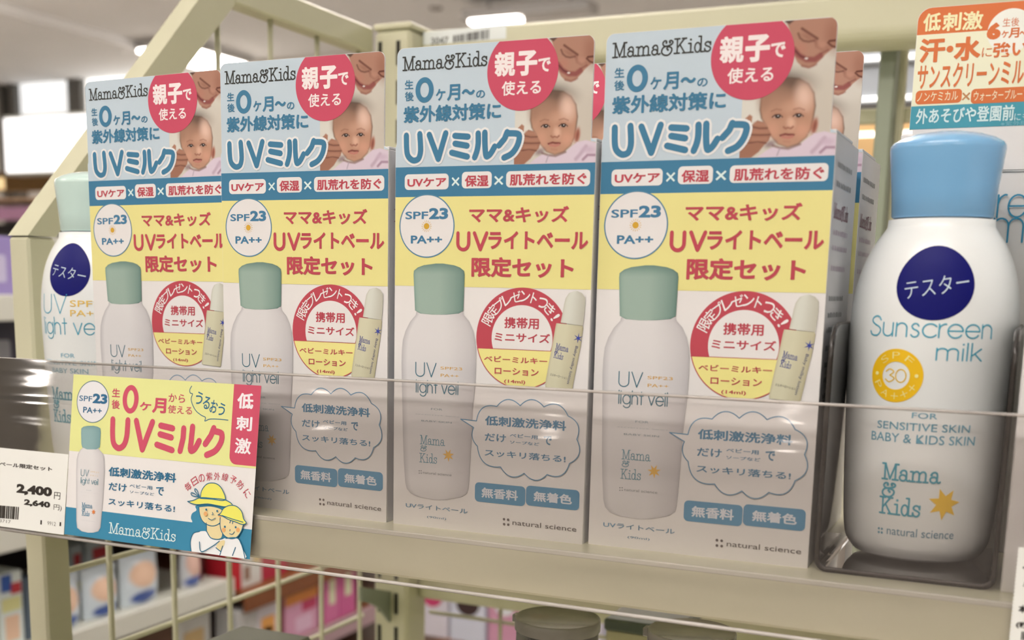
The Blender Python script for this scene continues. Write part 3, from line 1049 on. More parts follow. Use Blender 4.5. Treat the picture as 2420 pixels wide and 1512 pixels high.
def sh_cap(s, t):
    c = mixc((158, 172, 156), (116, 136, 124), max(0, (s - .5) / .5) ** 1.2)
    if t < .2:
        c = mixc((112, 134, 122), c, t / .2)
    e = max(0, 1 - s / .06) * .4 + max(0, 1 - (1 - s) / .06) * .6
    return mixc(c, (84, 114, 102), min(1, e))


body_rows = [(905 + OB, 268, 658), (930 + OB, 262, 662), (980 + OB, 215, 705), (1050 + OB, 175, 735), (1120 + OB, 150, 750), (1200 + OB, 140, 756), (1300 + OB, 134, 752), (100 + OC, 133, 740), (300 + OC, 132, 714), (500 + OC, 130, 700), (700 + OC, 133, 683), (850 + OC, 140, 668), (900 + OC, 152, 662), (935 + OC, 185, 650), (962 + OC, 245, 610), (985 + OC, 380, 480)]
cap_rows = [(535 + OB, 440, 500), (548 + OB, 340, 592), (565 + OB, 290, 640), (590 + OB, 257, 672), (620 + OB, 253, 677), (750 + OB, 255, 668), (895 + OB, 258, 658), (918 + OB, 300, 622), (927 + OB, 400, 520)]
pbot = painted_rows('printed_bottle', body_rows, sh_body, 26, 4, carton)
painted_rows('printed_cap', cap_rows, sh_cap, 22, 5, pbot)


def thin_word(name, s, x0, yb, x1, yt, pen, col, n, parent, af=A, place=None, off=0):
    p0, p1 = af(x0, yb + off), af(x1, yb + off)
    pt = af(x0, yt + off)
    return stroke_text(s, THIN, pen, p0[0], p0[1], p1[0], pt[1]).build(name, ink(*col), parent, place or lay(n))


C_TEAL = (64, 112, 126)
thin_word('bottle_word', 'UV', 250, 1398, 415, 1292, .00034, C_TEAL, 5, pbot, off=OB)
thin_word('bottle_word', 'light veil', 250, 160, 600, 66, .00034, C_TEAL, 5, pbot, off=OC)
put_text('bottle_spf', [('SPF23', 457, 1325, 636, 1356), ('PA++', 457, 1380, 606, 1411)], (226, 172, 92), 5, .0, .01, pbot, OB)
put_text('bottle_small_lettering', [('FOR', 370, 282, 463, 303), ('SENSITIVE SKIN', 240, 325, 597, 353), ('BABY SKIN', 288, 372, 538, 402)], (136, 146, 150), 5, .0, .01, pbot, OC)
for s, x0, yb, x1, yt in (('Mama', 272, 556, 470, 490), ('&', 270, 606, 322, 566), ('Kids', 263, 694, 402, 628)):
    p0, p1 = A(x0, yb + OC), A(x1, yb + OC)
    stroke_text(s, SLAB, .00024, p0[0], p0[1], p1[0], A(x0, yt + OC)[1]).build('bottle_brand', ink(92, 138, 152), pbot, lay(5))


def star_pts(c, r, n=7, inner=.42, ph=.3):
    return [(c[0] + (r if k % 2 == 0 else r * inner) * math.cos(ph + PI * k / n), c[1] + (r if k % 2 == 0 else r * inner) * math.sin(ph + PI * k / n)) for k in range(2 * n)]


Flat().poly(star_pts(A(503, 645 + OC), .0023)).build('bottle_star', ink(232, 176, 84), pbot, lay(5))
put_text('bottle_maker', [('natural science', 290, 765, 525, 806)], (140, 136, 134), 5, .004, .01, pbot, OC)
fl = Flat()
for dx in (-1, 1):
    for dy in (-1, 1):
        fl.disc(A(267 + dx * 8, 771 + dy * 9 + OC), .00022, 8)
fl.build('maker_dots', ink(130, 126, 124), pbot, lay(5))
put_text('contents_lettering', [('UVライトベール', 140, 1005, 649, 1094, .012), ('(90ml)', 313, 1106, 470, 1143, 0)], (104, 140, 164), 3, off=OC)

# gift roundel
gc = A(1138, 1112 + OB)
k_ = (A(1400, 1192 + OB)[0] - A(880, 1192 + OB)[0]) / 520
gR, gr = 386 * k_, 254 * k_
gy = gc[1]
gdiv = A(1138, 1197 + OB)[1]


def segment(r, above):
    t0 = math.asin((gdiv - gy) / r)
    ts = np.linspace(t0, PI - t0, 48) if above else np.linspace(PI - t0, 2 * PI + t0, 40)
    return [(gc[0] + r * math.cos(t), gy + r * math.sin(t)) for t in ts]


round_ = Flat().poly(segment(gR, False)).build('gift_roundel', ink(238, 220, 138), carton, lay(2))
Flat().poly(segment(gR, True)).build('red_arch', ink(*C_RED), round_, lay(2))
Flat().poly(segment(gr, True)).build('white_arch', ink(*C_PAPER), round_, lay(3))
td = math.asin((gdiv - gy) / gR)
fl = Flat().ring((gc[0], gy), gR - .0003, gR, PI - td, 2 * PI + td, 48)
fl.stroke([(gc[0] - gR * math.cos(td), gdiv), (gc[0] + gR * math.cos(td), gdiv)], .00028)
fl.build('roundel_outline', ink(*C_RED), round_, lay(3))
fl = Flat()
word = '限定プレゼントつき!'
rm = (gR + gr) / 2
for i, ch in enumerate(word):
    t = math.radians(154 - (154 - 32) * i / (len(word) - 1))
    hh = .0039 if ch in '限定' else .0036
    V, F = text_mesh(ch, .01, .025)
    ww = hh * (.95 if ch not in '!ト' else (.28 if ch == '!' else .55))
    pv = []
    for u, v in V:
        lx, ly = (u - .5) * ww, (v - .5) * hh
        tx, ty = math.sin(t), -math.cos(t)
        pv.append((gc[0] + (rm + ly) * math.cos(t) + lx * tx, gy + (rm + ly) * math.sin(t) + lx * ty))
    fl.tris(pv, F)
fl.build('arch_lettering', ink(246, 232, 226), round_, lay(4))
put_text('arch_inner_lettering', [('携帯用', 1000, 945, 1283, 1040, .025), ('ミニサイズ', 915, 1060, 1372, 1147, .025)], C_RED, 4, parent=round_, off=OB)
put_text('roundel_lettering', [('ベビーミルキー', 822, 1240, 1345, 1310, .018), ('ローション', 907, 1330, 1270, 1402, .018), ('(14ml)', 983, 1424, 1157, 1466, .015)], C_RED, 4, parent=round_, off=OB)


# mini bottle: leaning
def lean(name, rows, shade, n, parent, nc=14):
    V = []
    Cc = []
    N = 10
    rr = []
    for (l0, r0), (l1, r1) in zip(rows[:-1], rows[1:]):
        for k in range(N):
            t = k / N
            rr.append((mixc(l0, l1, t), mixc(r0, r1, t)))
    rr.append(rows[-1])
    for i, (l, r) in enumerate(rr):
        for j in range(nc):
            s = j / (nc - 1)
            x, y = mixc(l, r, s)
            V.append(lay(n)(A(x, y + OB)))
            Cc.append(pc(*shade(s, i / (len(rr) - 1))))
    return obj(name, V, grid_faces(len(rr), nc), vcol_mat(), parent, False, np.array(Cc))


def sh_mini(s, t):
    c = mixc((212, 200, 168), (188, 174, 142), max(0, (s - .4) / .6))
    return mixc(c, (170, 154, 116), max(0, 1 - s / .08) * .4 + max(0, 1 - (1 - s) / .06) * .5)


def sh_mcap(s, t):
    c = mixc((216, 208, 192), (188, 178, 160), max(0, (s - .35) / .65))
    return mixc(c, (176, 164, 142), max(0, 1 - s / .1) * .5)


mini = lean('printed_mini_bottle', [((1432, 992), (1650, 1012)), ((1425, 1015), (1656, 1030)), ((1395, 1150), (1630, 1170)), ((1360, 1300), (1590, 1330)), ((1323, 1465), (1550, 1500)), ((1326, 1485), (1540, 1512))], sh_mini, 5, carton)
lean('printed_mini_cap', [((1598, 744), (1618, 745)), ((1545, 760), (1655, 760)), ((1515, 800), (1680, 795)), ((1500, 850), (1678, 850)), ((1485, 920), (1668, 930)), ((1468, 988), (1654, 1012))], sh_mcap, 6, mini)


def tilt_word(name, flat_fn, x, y, ang, parent, col, n):
    c0 = A(x, y + OB)
    t = math.radians(ang)
    fl = flat_fn()
    o = [(c0[0] + p * math.cos(t) - q * math.sin(t), c0[1] + p * math.sin(t) + q * math.cos(t)) for p, q in fl.v]
    fl.v = o
    return fl.build(name, ink(*col), parent, lay(n))


tilt_word('mini_brand', lambda: stroke_text('Mama', SLAB, .00015, 0, 0, .0044, .0019), 1418, 1190, -11, mini, (92, 96, 150), 6)
tilt_word('mini_brand', lambda: stroke_text('&', SLAB, .00012, 0, 0, .0011, .0013), 1408, 1222, -11, mini, (92, 96, 150), 6)
tilt_word('mini_brand', lambda: stroke_text('Kids', SLAB, .00015, 0, 0, .0032, .0019), 1400, 1255, -11, mini, (92, 96, 150), 6)
tilt_word('mini_star', lambda: Flat().poly(star_pts((0, 0), .0017, 6, .25, .4)), 1612, 1108, 0, mini, (60, 70, 150), 6)


def vert_word():
    V, F = text_mesh('Baby milky lotion', 0, .01)
    return Flat().tris([(u * .0126, v * .0012) for u, v in V], F)


tilt_word('mini_lettering', vert_word, 1582, 1165, -102, mini, (88, 88, 120), 6)


def small_word():
    V, F = text_mesh('ミルキーローション', 0, .01)
    return Flat().tris([(u * .0062, v * .0008) for u, v in V], F)


tilt_word('mini_lettering', small_word, 1368, 1395, -9, mini, (110, 104, 100), 6)

# speech bubble
cus = [(745, 382), (917, 272), (1112, 266), (1310, 276), (1510, 346), (1577, 525), (1510, 712), (1322, 795), (1130, 785), (935, 735), (747, 575), (720, 432)]
ctr = A(1150, 520 + OC)
cp = [A(x, y + OC) for x, y in cus]
out = []
for i in range(len(cp) - 1):
    p, q = np.array(cp[i]), np.array(cp[i + 1])
    mdl = (p + q) / 2
    e = q - p
    nrm = np.array([-e[1], e[0]])
    if np.dot(nrm, mdl - np.array(ctr)) < 0:
        nrm = -nrm
    kb = .52 if i < len(cp) - 2 else .38
    c = mdl + nrm * kb
    for t in np.linspace(0, 1, 12, endpoint=False):
        out.append(tuple((1 - t) ** 2 * p + 2 * t * (1 - t) * c + t * t * q))
out.append(cp[-1])
out.append(A(614, 368 + OC))
Flat().poly(out).build('speech_bubble', ink(*C_PAPER), carton, lay(5))
Flat().stroke(out, .00032, closed=True).build('bubble_outline', ink(96, 140, 168), carton, lay(6))
C_BTXT = (88, 132, 160)
put_text('bubble_lettering', [('低刺激洗浄料', 818, 340, 1490, 462, .03), ('だけ', 812, 475, 985, 548, .02), ('ベビー用', 1020, 478, 1250, 526, .02), ('ソープなど', 1020, 532, 1262, 575, .02), ('で', 1300, 497, 1365, 572, .025), ('スッキリ落ちる!', 808, 597, 1478, 706, .02)], C_BTXT, 6, off=OC)
for x0, y0, x1, y1, s, tb in ((718, 850, 1128, 1040, '無香料', (772, 890, 1070, 998)), (1143, 878, 1578, 1075, '無着色', (1205, 922, 1520, 1030))):
    p0, p1 = A(x0, y1), A(x1, y0)
    zlo, zhi = A(x1, y1 + OC)[1], A(x0, y0 + OC)[1]
    pl = Flat().poly(rrect(A(x0, y0 + OC)[0], zlo, A(x1, y1 + OC)[0], zhi, .0015)).build('blue_pill', ink(92, 142, 172), carton, lay(2))
    put_text('pill_lettering', [(s, *tb)], (228, 222, 222), 3, .03, parent=pl, off=OC)
put_text('maker_lettering', [('natural science', 1022, 1142, 1552, 1238)], (112, 100, 94), 3, .004, .015, off=OC)
fl = Flat()
for dx in (-1, 1):
    for dy in (-1, 1):
        fl.disc(A(968 + dx * 17, 1158 + dy * 19 + dx * 2 + OC), .00046, 10)
fl.build('maker_dots', ink(104, 88, 84), carton, lay(3))

# side print: too small to read, only grey and pink line blocks
rs = random.Random(3)
fl = Flat()
fr = Flat()
for k_i, zz in enumerate((.1205, .1150, .1010, .0965, .0905, .0815, .0765, .0720, .0665, .0615, .0570, .052)):
    y = .005
    while y < CD - .012:
        wl = rs.uniform(.0012, .0035)
        f_ = fr if k_i in (2, 3, 4) else fl
        f_.poly([(y, zz), (y + wl, zz), (y + wl, zz + .0016 * rs.uniform(.6, 1)), (y, zz + .0016)])
        y += wl + rs.uniform(.0004, .0012)
side = lambda p: (CW + .00008 + lv(p), p[0], p[1])
tag(fl.build('side_fine_print', ink(150, 146, 144), carton, side), kind='stuff')
tag(fr.build('side_fine_print', ink(190, 170, 176), carton, side), kind='stuff')
s_ = stroke_text('Mama&Kids', SLAB, .0005, .004, .1060, .030, .1100)
s_.build('side_brand', ink(150, 110, 120), carton, side)

GRP = 'UV milk gift-set cartons'
tag(carton, 'UV milk gift-set carton in the front row, pressed against the smoke-grey tester tray', 'carton', GRP)
LBL = ['UV milk gift-set carton right beside the green-capped tester, partly covered by the next carton',
       'UV milk gift-set carton behind the yellow pop card, overlapping the carton by the green-capped tester',
       'front-row UV milk gift-set carton standing wholly clear between two other front-row cartons']
for (x, y, a, r), lb in zip(BOXES[:3], LBL):
    c = copy_tree(carton)
    c.location = (x, y, 0)
    c.rotation_euler = (0, math.radians(r), math.radians(a))
    c['label'] = lb
for (x, y, a), lb in (((0.0865, 0.0415, 0.0), 'second-row UV milk gift-set carton, a pink sliver between two front cartons'),
                      ((0.1602, 0.0490, -0.3), 'second-row UV milk gift-set carton peeping out beside the blue-capped tester')):
    c = copy_tree(carton)
    c.location = (x, y, 0)
    c.rotation_euler = (0, 0, math.radians(a))
    c['label'] = lb

# ================================================================== sunscreen cartons (white, orange header)
SX, SY_ = 0.2432, 0.0520
SHW, SHD, SHH = 0.073, 0.036, 0.1352
S_ = 4.7235


def FS(x, y):
    """Enlarged crop (origin 2080, 0) -> (across, up) on the sunscreen carton's front plane."""
    P_ = on(2080 + x / S_, y / S_, 1, SY_)
    return P_[0] - SX, P_[2]


sun = empty('sunscreen_carton', (SX, SY_, 0))
hx0, hz0 = FS(330, 1450)
hx0b, hz1 = FS(425, 95)
hx0 = (hx0 + hx0b) / 2
MB().box((0, 0.0006, 0), (SHW, SHD, SHH), .0004).build('carton_body', M_WHITE, sun)
hdr = [(hx0, hz0), (SHW - .001, hz0), (SHW - .001, hz1 - .003), (SHW - .004, hz1)] + [(hx0 + .004 - .004 * math.sin(t), hz1 - .004 + .004 * math.cos(t)) for t in np.linspace(0, PI / 2, 7)]
MB().prism(hdr, 1, 0.0, 0.0005).build('header_card', M_WHITE, sun)
MB().box((hx0 + .001, 0, SHH - .012), (SHW - .002, .00055, hz0 + .0005)).build('header_tab', M_WHITE, sun)
zo = FS(410, 395)[1]
zt = FS(340, 1190)[1]
C_ORG, C_CRM, C_TEA = (216, 112, 62), (238, 226, 192), (76, 150, 162)
Flat().poly([(hx0 + .0001, zt), (SHW - .0011, zt), (SHW - .0011, zo), (hx0 + .0001, zo)]).build('cream_field', ink(*C_CRM), sun, lay(1))
Flat().poly([(hx0 + .0001, zo), (SHW - .0011, zo), (SHW - .0011, hz1 - .003), (SHW - .004, hz1 - .0001)] + [(hx0 + .0041 - .004 * math.sin(t), hz1 - .0041 + .004 * math.cos(t)) for t in np.linspace(0, PI / 2, 7)]).build('orange_field', ink(*C_ORG), sun, lay(1))
Flat().poly([(hx0 + .0001, hz0 + .0001), (SHW - .0011, hz0 + .0001), (SHW - .0011, zt), (hx0 + .0001, zt)]).build('teal_field', ink(*C_TEA), sun, lay(1))


def stext(name, items, col, n=3):
    fl = Flat()
    for s, x0, y0, x1, y1, wt in items:
        t = text_flat(s, FS(x0, y0), FS(x1, y1), wt, .03)
        fl.tris(t.v, t.f)
    return fl.build(name, ink(*col), sun, lay(n))


stext('mild_lettering', [('低', 490, 155, 672, 343, .03), ('刺', 706, 150, 900, 338, .03), ('激', 930, 135, 1140, 325, .025)], (248, 228, 176))
rc = FS(1455, 345)
rr_ = (FS(1700, 345)[0] - FS(1185, 345)[0]) / 2
Flat().disc(rc, rr_, 40).build('age_disc', ink(240, 230, 214), sun, lay(2))
stext('age_lettering', [('生後', 1375, 205, 1548, 290, .0), ('6', 1200, 260, 1340, 438, .07), ('ヶ', 1360, 345, 1430, 420, .02), ('月', 1440, 315, 1548, 420, .03), ('～', 1560, 350, 1640, 390, .02)], C_ORG)
stext('sweat_lettering', [('汗', 452, 437, 716, 690, .04), ('水', 840, 418, 1112, 670, .045), ('に', 1142, 535, 1245, 632, .0), ('強', 1268, 478, 1445, 635, .035), ('い', 1480, 480, 1640, 615, .03)], C_ORG)
Flat().disc(FS(780, 548), (FS(818, 548)[0] - FS(742, 548)[0]) / 2, 14).build('middle_dot', ink(*C_ORG), sun, lay(3))
stext('product_lettering', [('サンスクリーンミルク', 428, 728, 1720, 930, .02)], C_ORG)
for x0, y0, x1, y1, s, tb in ((402, 1015, 905, 1145, 'ノンケミカル', (420, 1035, 865, 1115)), (1022, 995, 1680, 1130, 'ウォータープルーフ', (1050, 1020, 1650, 1100))):
    p0, p1 = FS(x0, y0), FS(x1, y1)
    pl = Flat().poly(rrect(p0[0], p1[1], FS(x1, y1)[0], p0[1], .0012)).build('orange_pill', ink(*C_ORG), sun, lay(2))
    a_, b_ = FS(tb[0], tb[1]), FS(tb[2], tb[3])
    text_flat(s, a_, b_, .005, .02).build('pill_lettering', ink(248, 228, 190), pl, lay(3))
stext('cross_mark', [('×', 920, 1035, 1000, 1118, .0)], (196, 134, 86))
stext('outing_lettering', [('外あそびや登園前', 410, 1215, 1490, 1345, .02), ('にも', 1502, 1265, 1660, 1340, .0)], (222, 232, 230))
stext('note_lettering', [('※紫外線', 1350, 1355, 1640, 1400, -.01)], (150, 196, 200))


def SF(px_, py_):
    P_ = on(px_, py_, 1, SY_)
    return P_[0] - SX, P_[2]


for s, x0, x1, yb, yt in (('Sunscreen', 2150, 2520, 515, 440), ('milk', 2345, 2500, 572, 490)):
    p0, p1 = SF(x0, yb), SF(x1, yb)
    stroke_text(s, THIN, .00055, p0[0], p0[1], p1[0], SF(x0, yt)[1]).build('product_word', ink(60, 140, 170), sun, lay(1))
MB().box((.004, .0001, SHH - .0125), (SHW - .002, .0006, SHH - .0122)).build('flap_crease', M_GREYCARD, sun)
tag(sun, 'white sunscreen milk carton with orange and teal header behind the blue-capped bottle', 'carton', 'sunscreen milk cartons')
c = copy_tree(sun)
c.location = (0.2868, -0.0060, 0)
c['label'] = 'white sunscreen milk carton in the front row at the right side of the tester tray'

# ================================================================== tester bottles
PROFILE = [(0.0, 0.0), (0.015, 0.0), (0.0188, 0.0012), (0.0212, 0.0045), (0.0222, 0.009), (0.0229, 0.018), (0.0237, 0.035), (0.0244, 0.055), (0.0247, 0.068), (0.0244, 0.076), (0.0235, 0.0835), (0.0217, 0.0905), (0.0190, 0.0965), (0.0164, 0.1005), (0.0156, 0.1018), (0.0154, 0.1040), (0.0135, 0.1042), (0.0, 0.1042)]
CAPPROF = [(0.0, 0.1046), (0.0143, 0.1046), (0.0147, 0.1050), (0.0152, 0.112), (0.0160, 0.1195), (0.0165, 0.1245), (0.01645, 0.1256), (0.0158, 0.1266), (0.0135, 0.1279), (0.010, 0.1290), (0.005, 0.1298), (0.0, 0.1300)]
YS = 0.86
BODYP = [PROFILE[1]] + smooth_pts(PROFILE[2:15], 5) + PROFILE[15:17]
PR = [p[0] for p in BODYP[:-1]]
PZ = [p[1] for p in BODYP[:-1]]


def brad(z):
    return float(np.interp(z, PZ[:], PR[:]))


def fine(prof, n=4):
    return prof


class Bottle:
    def __init__(self, name, c, yaw, capcol, wcol):
        self.c = np.array(c)
        self.yaw = yaw
        self.e = empty(name, c, (0, 0, yaw))
        # rounded shoulder: resample the outline smoothly
        MB().lathe(BODYP, 96, YS).build('bottle_body', wcol, self.e, True)
        cp_ = [CAPPROF[1]] + CAPPROF[2:-1] + [(0.001, 0.13)]
        MB().lathe([(0.0125, 0.1043)] + cp_, 72, YS).build('cap', capcol, self.e, True)
        MB().lathe([(0.0139, 0.1042), (0.0139, 0.1049)], 48, YS).build('neck_ring', mat('cap_gap', (.12, .16, .2), .5), self.e, True)

    def hit(self, u, v):
        """Pixel -> (angle from the facing side, height) on the bottle wall."""
        r = ray(u, v)
        lo = None
        cs, sn = math.cos(-self.yaw), math.sin(-self.yaw)

        def val(t):
            q = CAM + t * r - self.c
            x, y = q[0] * cs - q[1] * sn, q[0] * sn + q[1] * cs
            return (x * x + (y / YS) ** 2) - brad(q[2]) ** 2, x, y, q[2]
        ts = np.linspace(.3, .7, 800)
        prev = None
        for t in ts:
            if val(t)[0] < 0:
                lo, hi = prev, t
                for _ in range(30):
                    m_ = (lo + hi) / 2
                    if val(m_)[0] < 0:
                        hi = m_
                    else:
                        lo = m_
                _, x, y, z = val(hi)
                return math.atan2(x, -y / YS), z
            prev = t
        raise ValueError('ray misses the bottle')

    def wrap(self, n):
        def f(p):
            th, z = p[0], p[1]
            R = brad(z) + .00006 + .00008 * n + lv(p)
            return (R * math.sin(th), -YS * R * math.cos(th), z)
        return f


def scaled(fl, sx):
    fl.v = [(x / sx, y) for x, y in fl.v]
    return fl


M_BOT = mat('white_bottle_plastic', pc(238, 230, 222), 0.28, coat=0.25, spec=0.5)
M_CAPB = mat('blue_cap_plastic', pc(128, 174, 208), 0.22, coat=0.5)
M_CAPG = mat('green_cap_plastic', pc(202, 216, 203), 0.22, coat=0.5)
RREF = 0.0243


def dense_disc(c, r, rb, nr=8, na=48):
    V = [c]
    F = []
    for i in range(1, nr + 1):
        for k in range(na):
            t = 2 * PI * k / na
            V.append((c[0] + r * i / nr * math.cos(t), c[1] + rb * i / nr * math.sin(t)))
    for k in range(na):
        F.append((0, 1 + k, 1 + (k + 1) % na))
    for i in range(nr - 1):
        for k in range(na):
            a_, b_ = 1 + i * na + k, 1 + i * na + (k + 1) % na
            F.append((a_, a_ + na, b_ + na, b_))
    fl = Flat()
    fl.tris(V, F)
    return fl


# --- blue-capped tester
B1 = Bottle('tester_bottle', (0.2600, 0.0262, 0.0022), 0.0, M_CAPB, M_BOT)


def hb(x, y, o, s):
    return B1.hit(o[0] + x / s, o[1] + y / s)


C_ST = (20, 22, 128)
sc0 = B1.hit(2211, 668)
sl, sr_ = B1.hit(2120.5, 668), B1.hit(2303, 668)
st, sb_ = B1.hit(2211, 580), B1.hit(2211, 757)
cz = (st[1] + sb_[1]) / 2
stick = dense_disc(((sl[0] + sr_[0]) / 2, cz), (sr_[0] - sl[0]) / 2, (st[1] - sb_[1]) / 2).build('tester_sticker', mat('sticker_blue', lin((4, 8, 104)), .5, spec=.2), B1.e, B1.wrap(1))


def btext(B, name, s, lt, rb, col, n, parent, weight=0.0, rnd=.02, rot=0):
    V, F = text_mesh(s, weight, rnd)
    (x0, y1), (x1, y0) = lt, rb
    cx_, cy_ = (x0 + x1) / 2, (y0 + y1) / 2
    t = math.radians(rot)
    pv = []
    for u, v in V:
        a_, b_ = (u - .5) * (x1 - x0) * RREF, (v - .5) * (y1 - y0)
        pv.append((cx_ + (a_ * math.cos(t) - b_ * math.sin(t)) / RREF, cy_ + a_ * math.sin(t) + b_ * math.cos(t)))
    return Flat().tris(pv, F).build(name, ink(*col), parent, B.wrap(n))


p0, p1 = B1.hit(2137, 692), B1.hit(2290, 647)
mid = ((p0[0] + p1[0]) / 2, B1.hit(2213, 675)[1])
half = (p1[0] - p0[0]) / 2
btext(B1, 'sticker_lettering', 'テスター', (mid[0] - half, mid[1] + .0026), (mid[0] + half, mid[1] - .0026), (214, 220, 236), 2, stick, -.01, .012, 9)
C_SUN = (70, 158, 178)


def bstroke(B, name, s, x0, yb, x1, yt, pen, font, col, n, parent, hitf):
    q0, q1 = hitf(x0, yb), hitf(x1, yb)
    qt = hitf((x0 + x1) / 2, yt)
    qb = hitf((x0 + x1) / 2, yb)
    zb = (q0[1] + q1[1]) / 2
    fl = stroke_text(s, font, pen, q0[0] * RREF, qb[1], q1[0] * RREF, qt[1])
    return scaled(fl, RREF).build(name, ink(*col), parent, B.wrap(n))


PXH = lambda u, v: B1.hit(u, v)
bstroke(B1, 'product_word', 'Sunscreen', 2058, 797, 2343, 750, .00042, THIN, C_SUN, 1, B1.e, PXH)
bstroke(B1, 'product_word', 'milk', 2212, 852, 2318, 811, .00042, THIN, C_SUN, 1, B1.e, PXH)
rcn = ((B1.hit(2057, 886)[0] + B1.hit(2190, 886)[0]) / 2, (B1.hit(2123, 824)[1] + B1.hit(2123, 951)[1]) / 2)
rra = (B1.hit(2190, 886)[0] - B1.hit(2057, 886)[0]) / 2
rrz = (B1.hit(2123, 824)[1] - B1.hit(2123, 951)[1]) / 2
spf = scaled(Flat().ring((rcn[0] * RREF, rcn[1]), rrz * .52, rrz), RREF).build('spf_ring', ink(242, 186, 30), B1.e, B1.wrap(1))
fl = Flat()
for ch, ad in (('S', 128), ('P', 92), ('F', 52), ('P', 208), ('A', 240), ('+', 270), ('+', 298), ('+', 326)):
    V, F = text_mesh(ch, -.015, .01)
    t = math.radians(ad)
    up = 1 if ad < 180 else -1
    rm = rrz * .76
    hh = rrz * .24
    for_u = []
    for u, v in V:
        lx, ly = (u - .5) * hh * 1.15, (v - .5) * hh
        # letters stand outward above, inward below
        rr2 = rm + ly * up
        for_u.append((rcn[0] * RREF + rr2 * math.cos(t) + lx * math.sin(t) * up, rcn[1] + rr2 * math.sin(t) - lx * math.cos(t) * up))
    fl.tris(for_u, F)
for ad in (176, 2):
    t = math.radians(ad)
    fl.disc((rcn[0] * RREF + rrz * .76 * math.cos(t), rcn[1] + rrz * .76 * math.sin(t)), rrz * .07, 10)
scaled(fl, RREF).build('spf_ring_lettering', ink(250, 226, 150), spf, B1.wrap(2))
q0, q1 = B1.hit(2092, 887), B1.hit(2152, 887)
hh = (B1.hit(2122, 873)[1] - B1.hit(2122, 901)[1]) / 2
zm = rcn[1]
ww = rrz * .80
hh = rrz * .24
xa, xb = rcn[0] * RREF - ww / 2, rcn[0] * RREF + ww / 2
fl = Flat()
fl.stroke(arc(xb - ww * .26, zm, ww * .24, hh, 0, 360, 24), .00032)
fl.stroke(smooth_pts([(xa + ww * .02, zm + hh * .6), (xa + ww * .2, zm + hh), (xa + ww * .4, zm + hh * .6), (xa + ww * .22, zm + hh * .05)], 5), .00032)
fl.stroke(smooth_pts([(xa + ww * .22, zm + hh * .05), (xa + ww * .44, zm - hh * .45), (xa + ww * .2, zm - hh), (xa, zm - hh * .6)], 5), .00032)
scaled(fl, RREF).build('spf_number', ink(240, 190, 60), spf, B1.wrap(1))
for s, x0, y0, x1, y1 in (('FOR', 2155, 977, 2215, 992), ('SENSITIVE SKIN', 2074, 1002, 2292, 1022), ('BABY & KIDS SKIN', 2060, 1029, 2303, 1052)):
    q0, q1 = B1.hit(x0, (y0 + y1) / 2), B1.hit(x1, (y0 + y1) / 2)
    zt_, zb_ = B1.hit((x0 + x1) / 2, y0 - 1)[1], B1.hit((x0 + x1) / 2, y1 - 1)[1]
    btext(B1, 'skin_lettering', s, (q0[0], zt_), (q1[0], zb_ + .0002), (104, 160, 178), 1, B1.e, .004, .012)
for s, x0, yb, x1, yt in (('Mama', 2085, 1137, 2217, 1100), ('&', 2083, 1170, 2114, 1138), ('Kids', 2079, 1216, 2170, 1178)):
    bstroke(B1, 'brand_lettering', s, x0, yb, x1, yt, .00058, SLAB, (84, 158, 174), 1, B1.e, PXH)
sp = B1.hit(2231, 1191)
scaled(Flat().poly(star_pts((sp[0] * RREF, sp[1]),   .0050, 7, .50, .15)), RREF).build('star_mark', ink(240, 188, 60), B1.e, B1.wrap(1))
q0, q1 = B1.hit(2096, 1258), B1.hit(2253, 1264)
btext(B1, 'maker_lettering', 'natural science', (q0[0], B1.hit(2170, 1250)[1]), (q1[0], B1.hit(2170, 1270)[1]), (120, 148, 162), 1, B1.e, .004, .01)
q0 = B1.hit(2081, 1253)
fl = Flat()
for dx in (-1, 1):
    for dy in (-1, 1):
        fl.disc((q0[0] * RREF + dx * .00055, q0[1] + dy * .0006), .0004, 8)
scaled(fl, RREF).build('maker_dots', ink(110, 150, 166), B1.e, B1.wrap(1))
tag(B1.e, 'white sunscreen tester bottle with glossy sky-blue cap and round navy sticker', 'bottle', 'tester bottles')

# --- green-capped tester
B2 = Bottle('tester_bottle', (-0.0900, 0.0400, 0.0001), math.radians(9), M_CAPG, M_BOT)


def lab(x, y):
    """Layout of the printed bottle (enlarged-crop units) -> (angle, height) on the real one."""
    xi = (x - 437) / 305
    return math.asin(max(-.97, min(.97, xi * .95))), .1035 - (y - 2280.6) * .0000712


PXL = lambda x, y: lab(x, y)
stick = dense_disc((math.radians(-2), .0880), .0112 / RREF, .0112).build('tester_sticker', MATS['sticker_blue'], B2.e, B2.wrap(1))
btext(B2, 'sticker_lettering', 'テスター', (math.radians(-2) - .0092 / RREF, .0892), (math.radians(-2) + .0092 / RREF, .0842), (214, 220, 236), 2, stick, -.01, .012, -9)
for s, x0, yb, x1, yt in (('UV', 240, 1398 + OB, 425, 1285 + OB), ('light veil', 240, 160 + OC, 612, 60 + OC)):
    bstroke(B2, 'product_word', s, x0, yb, x1, yt, .00045, THIN, C_SUN, 1, B2.e, PXL)
for s, x0, y0, x1, y1, cc in (('SPF23', 450, 1318 + OB, 650, 1356 + OB, (238, 190, 84)), ('PA++', 450, 1375 + OB, 620, 1412 + OB, (238, 190, 84)), ('FOR', 370, 275 + OC, 463, 300 + OC, (120, 170, 184)), ('SENSITIVE SKIN', 235, 318 + OC, 602, 345 + OC, (120, 170, 184)), ('BABY SKIN', 288, 365 + OC, 538, 395 + OC, (120, 170, 184))):
    btext(B2, 'label_lettering', s, lab(x0, y0), lab(x1, y1), cc, 1, B2.e, .0, .012)
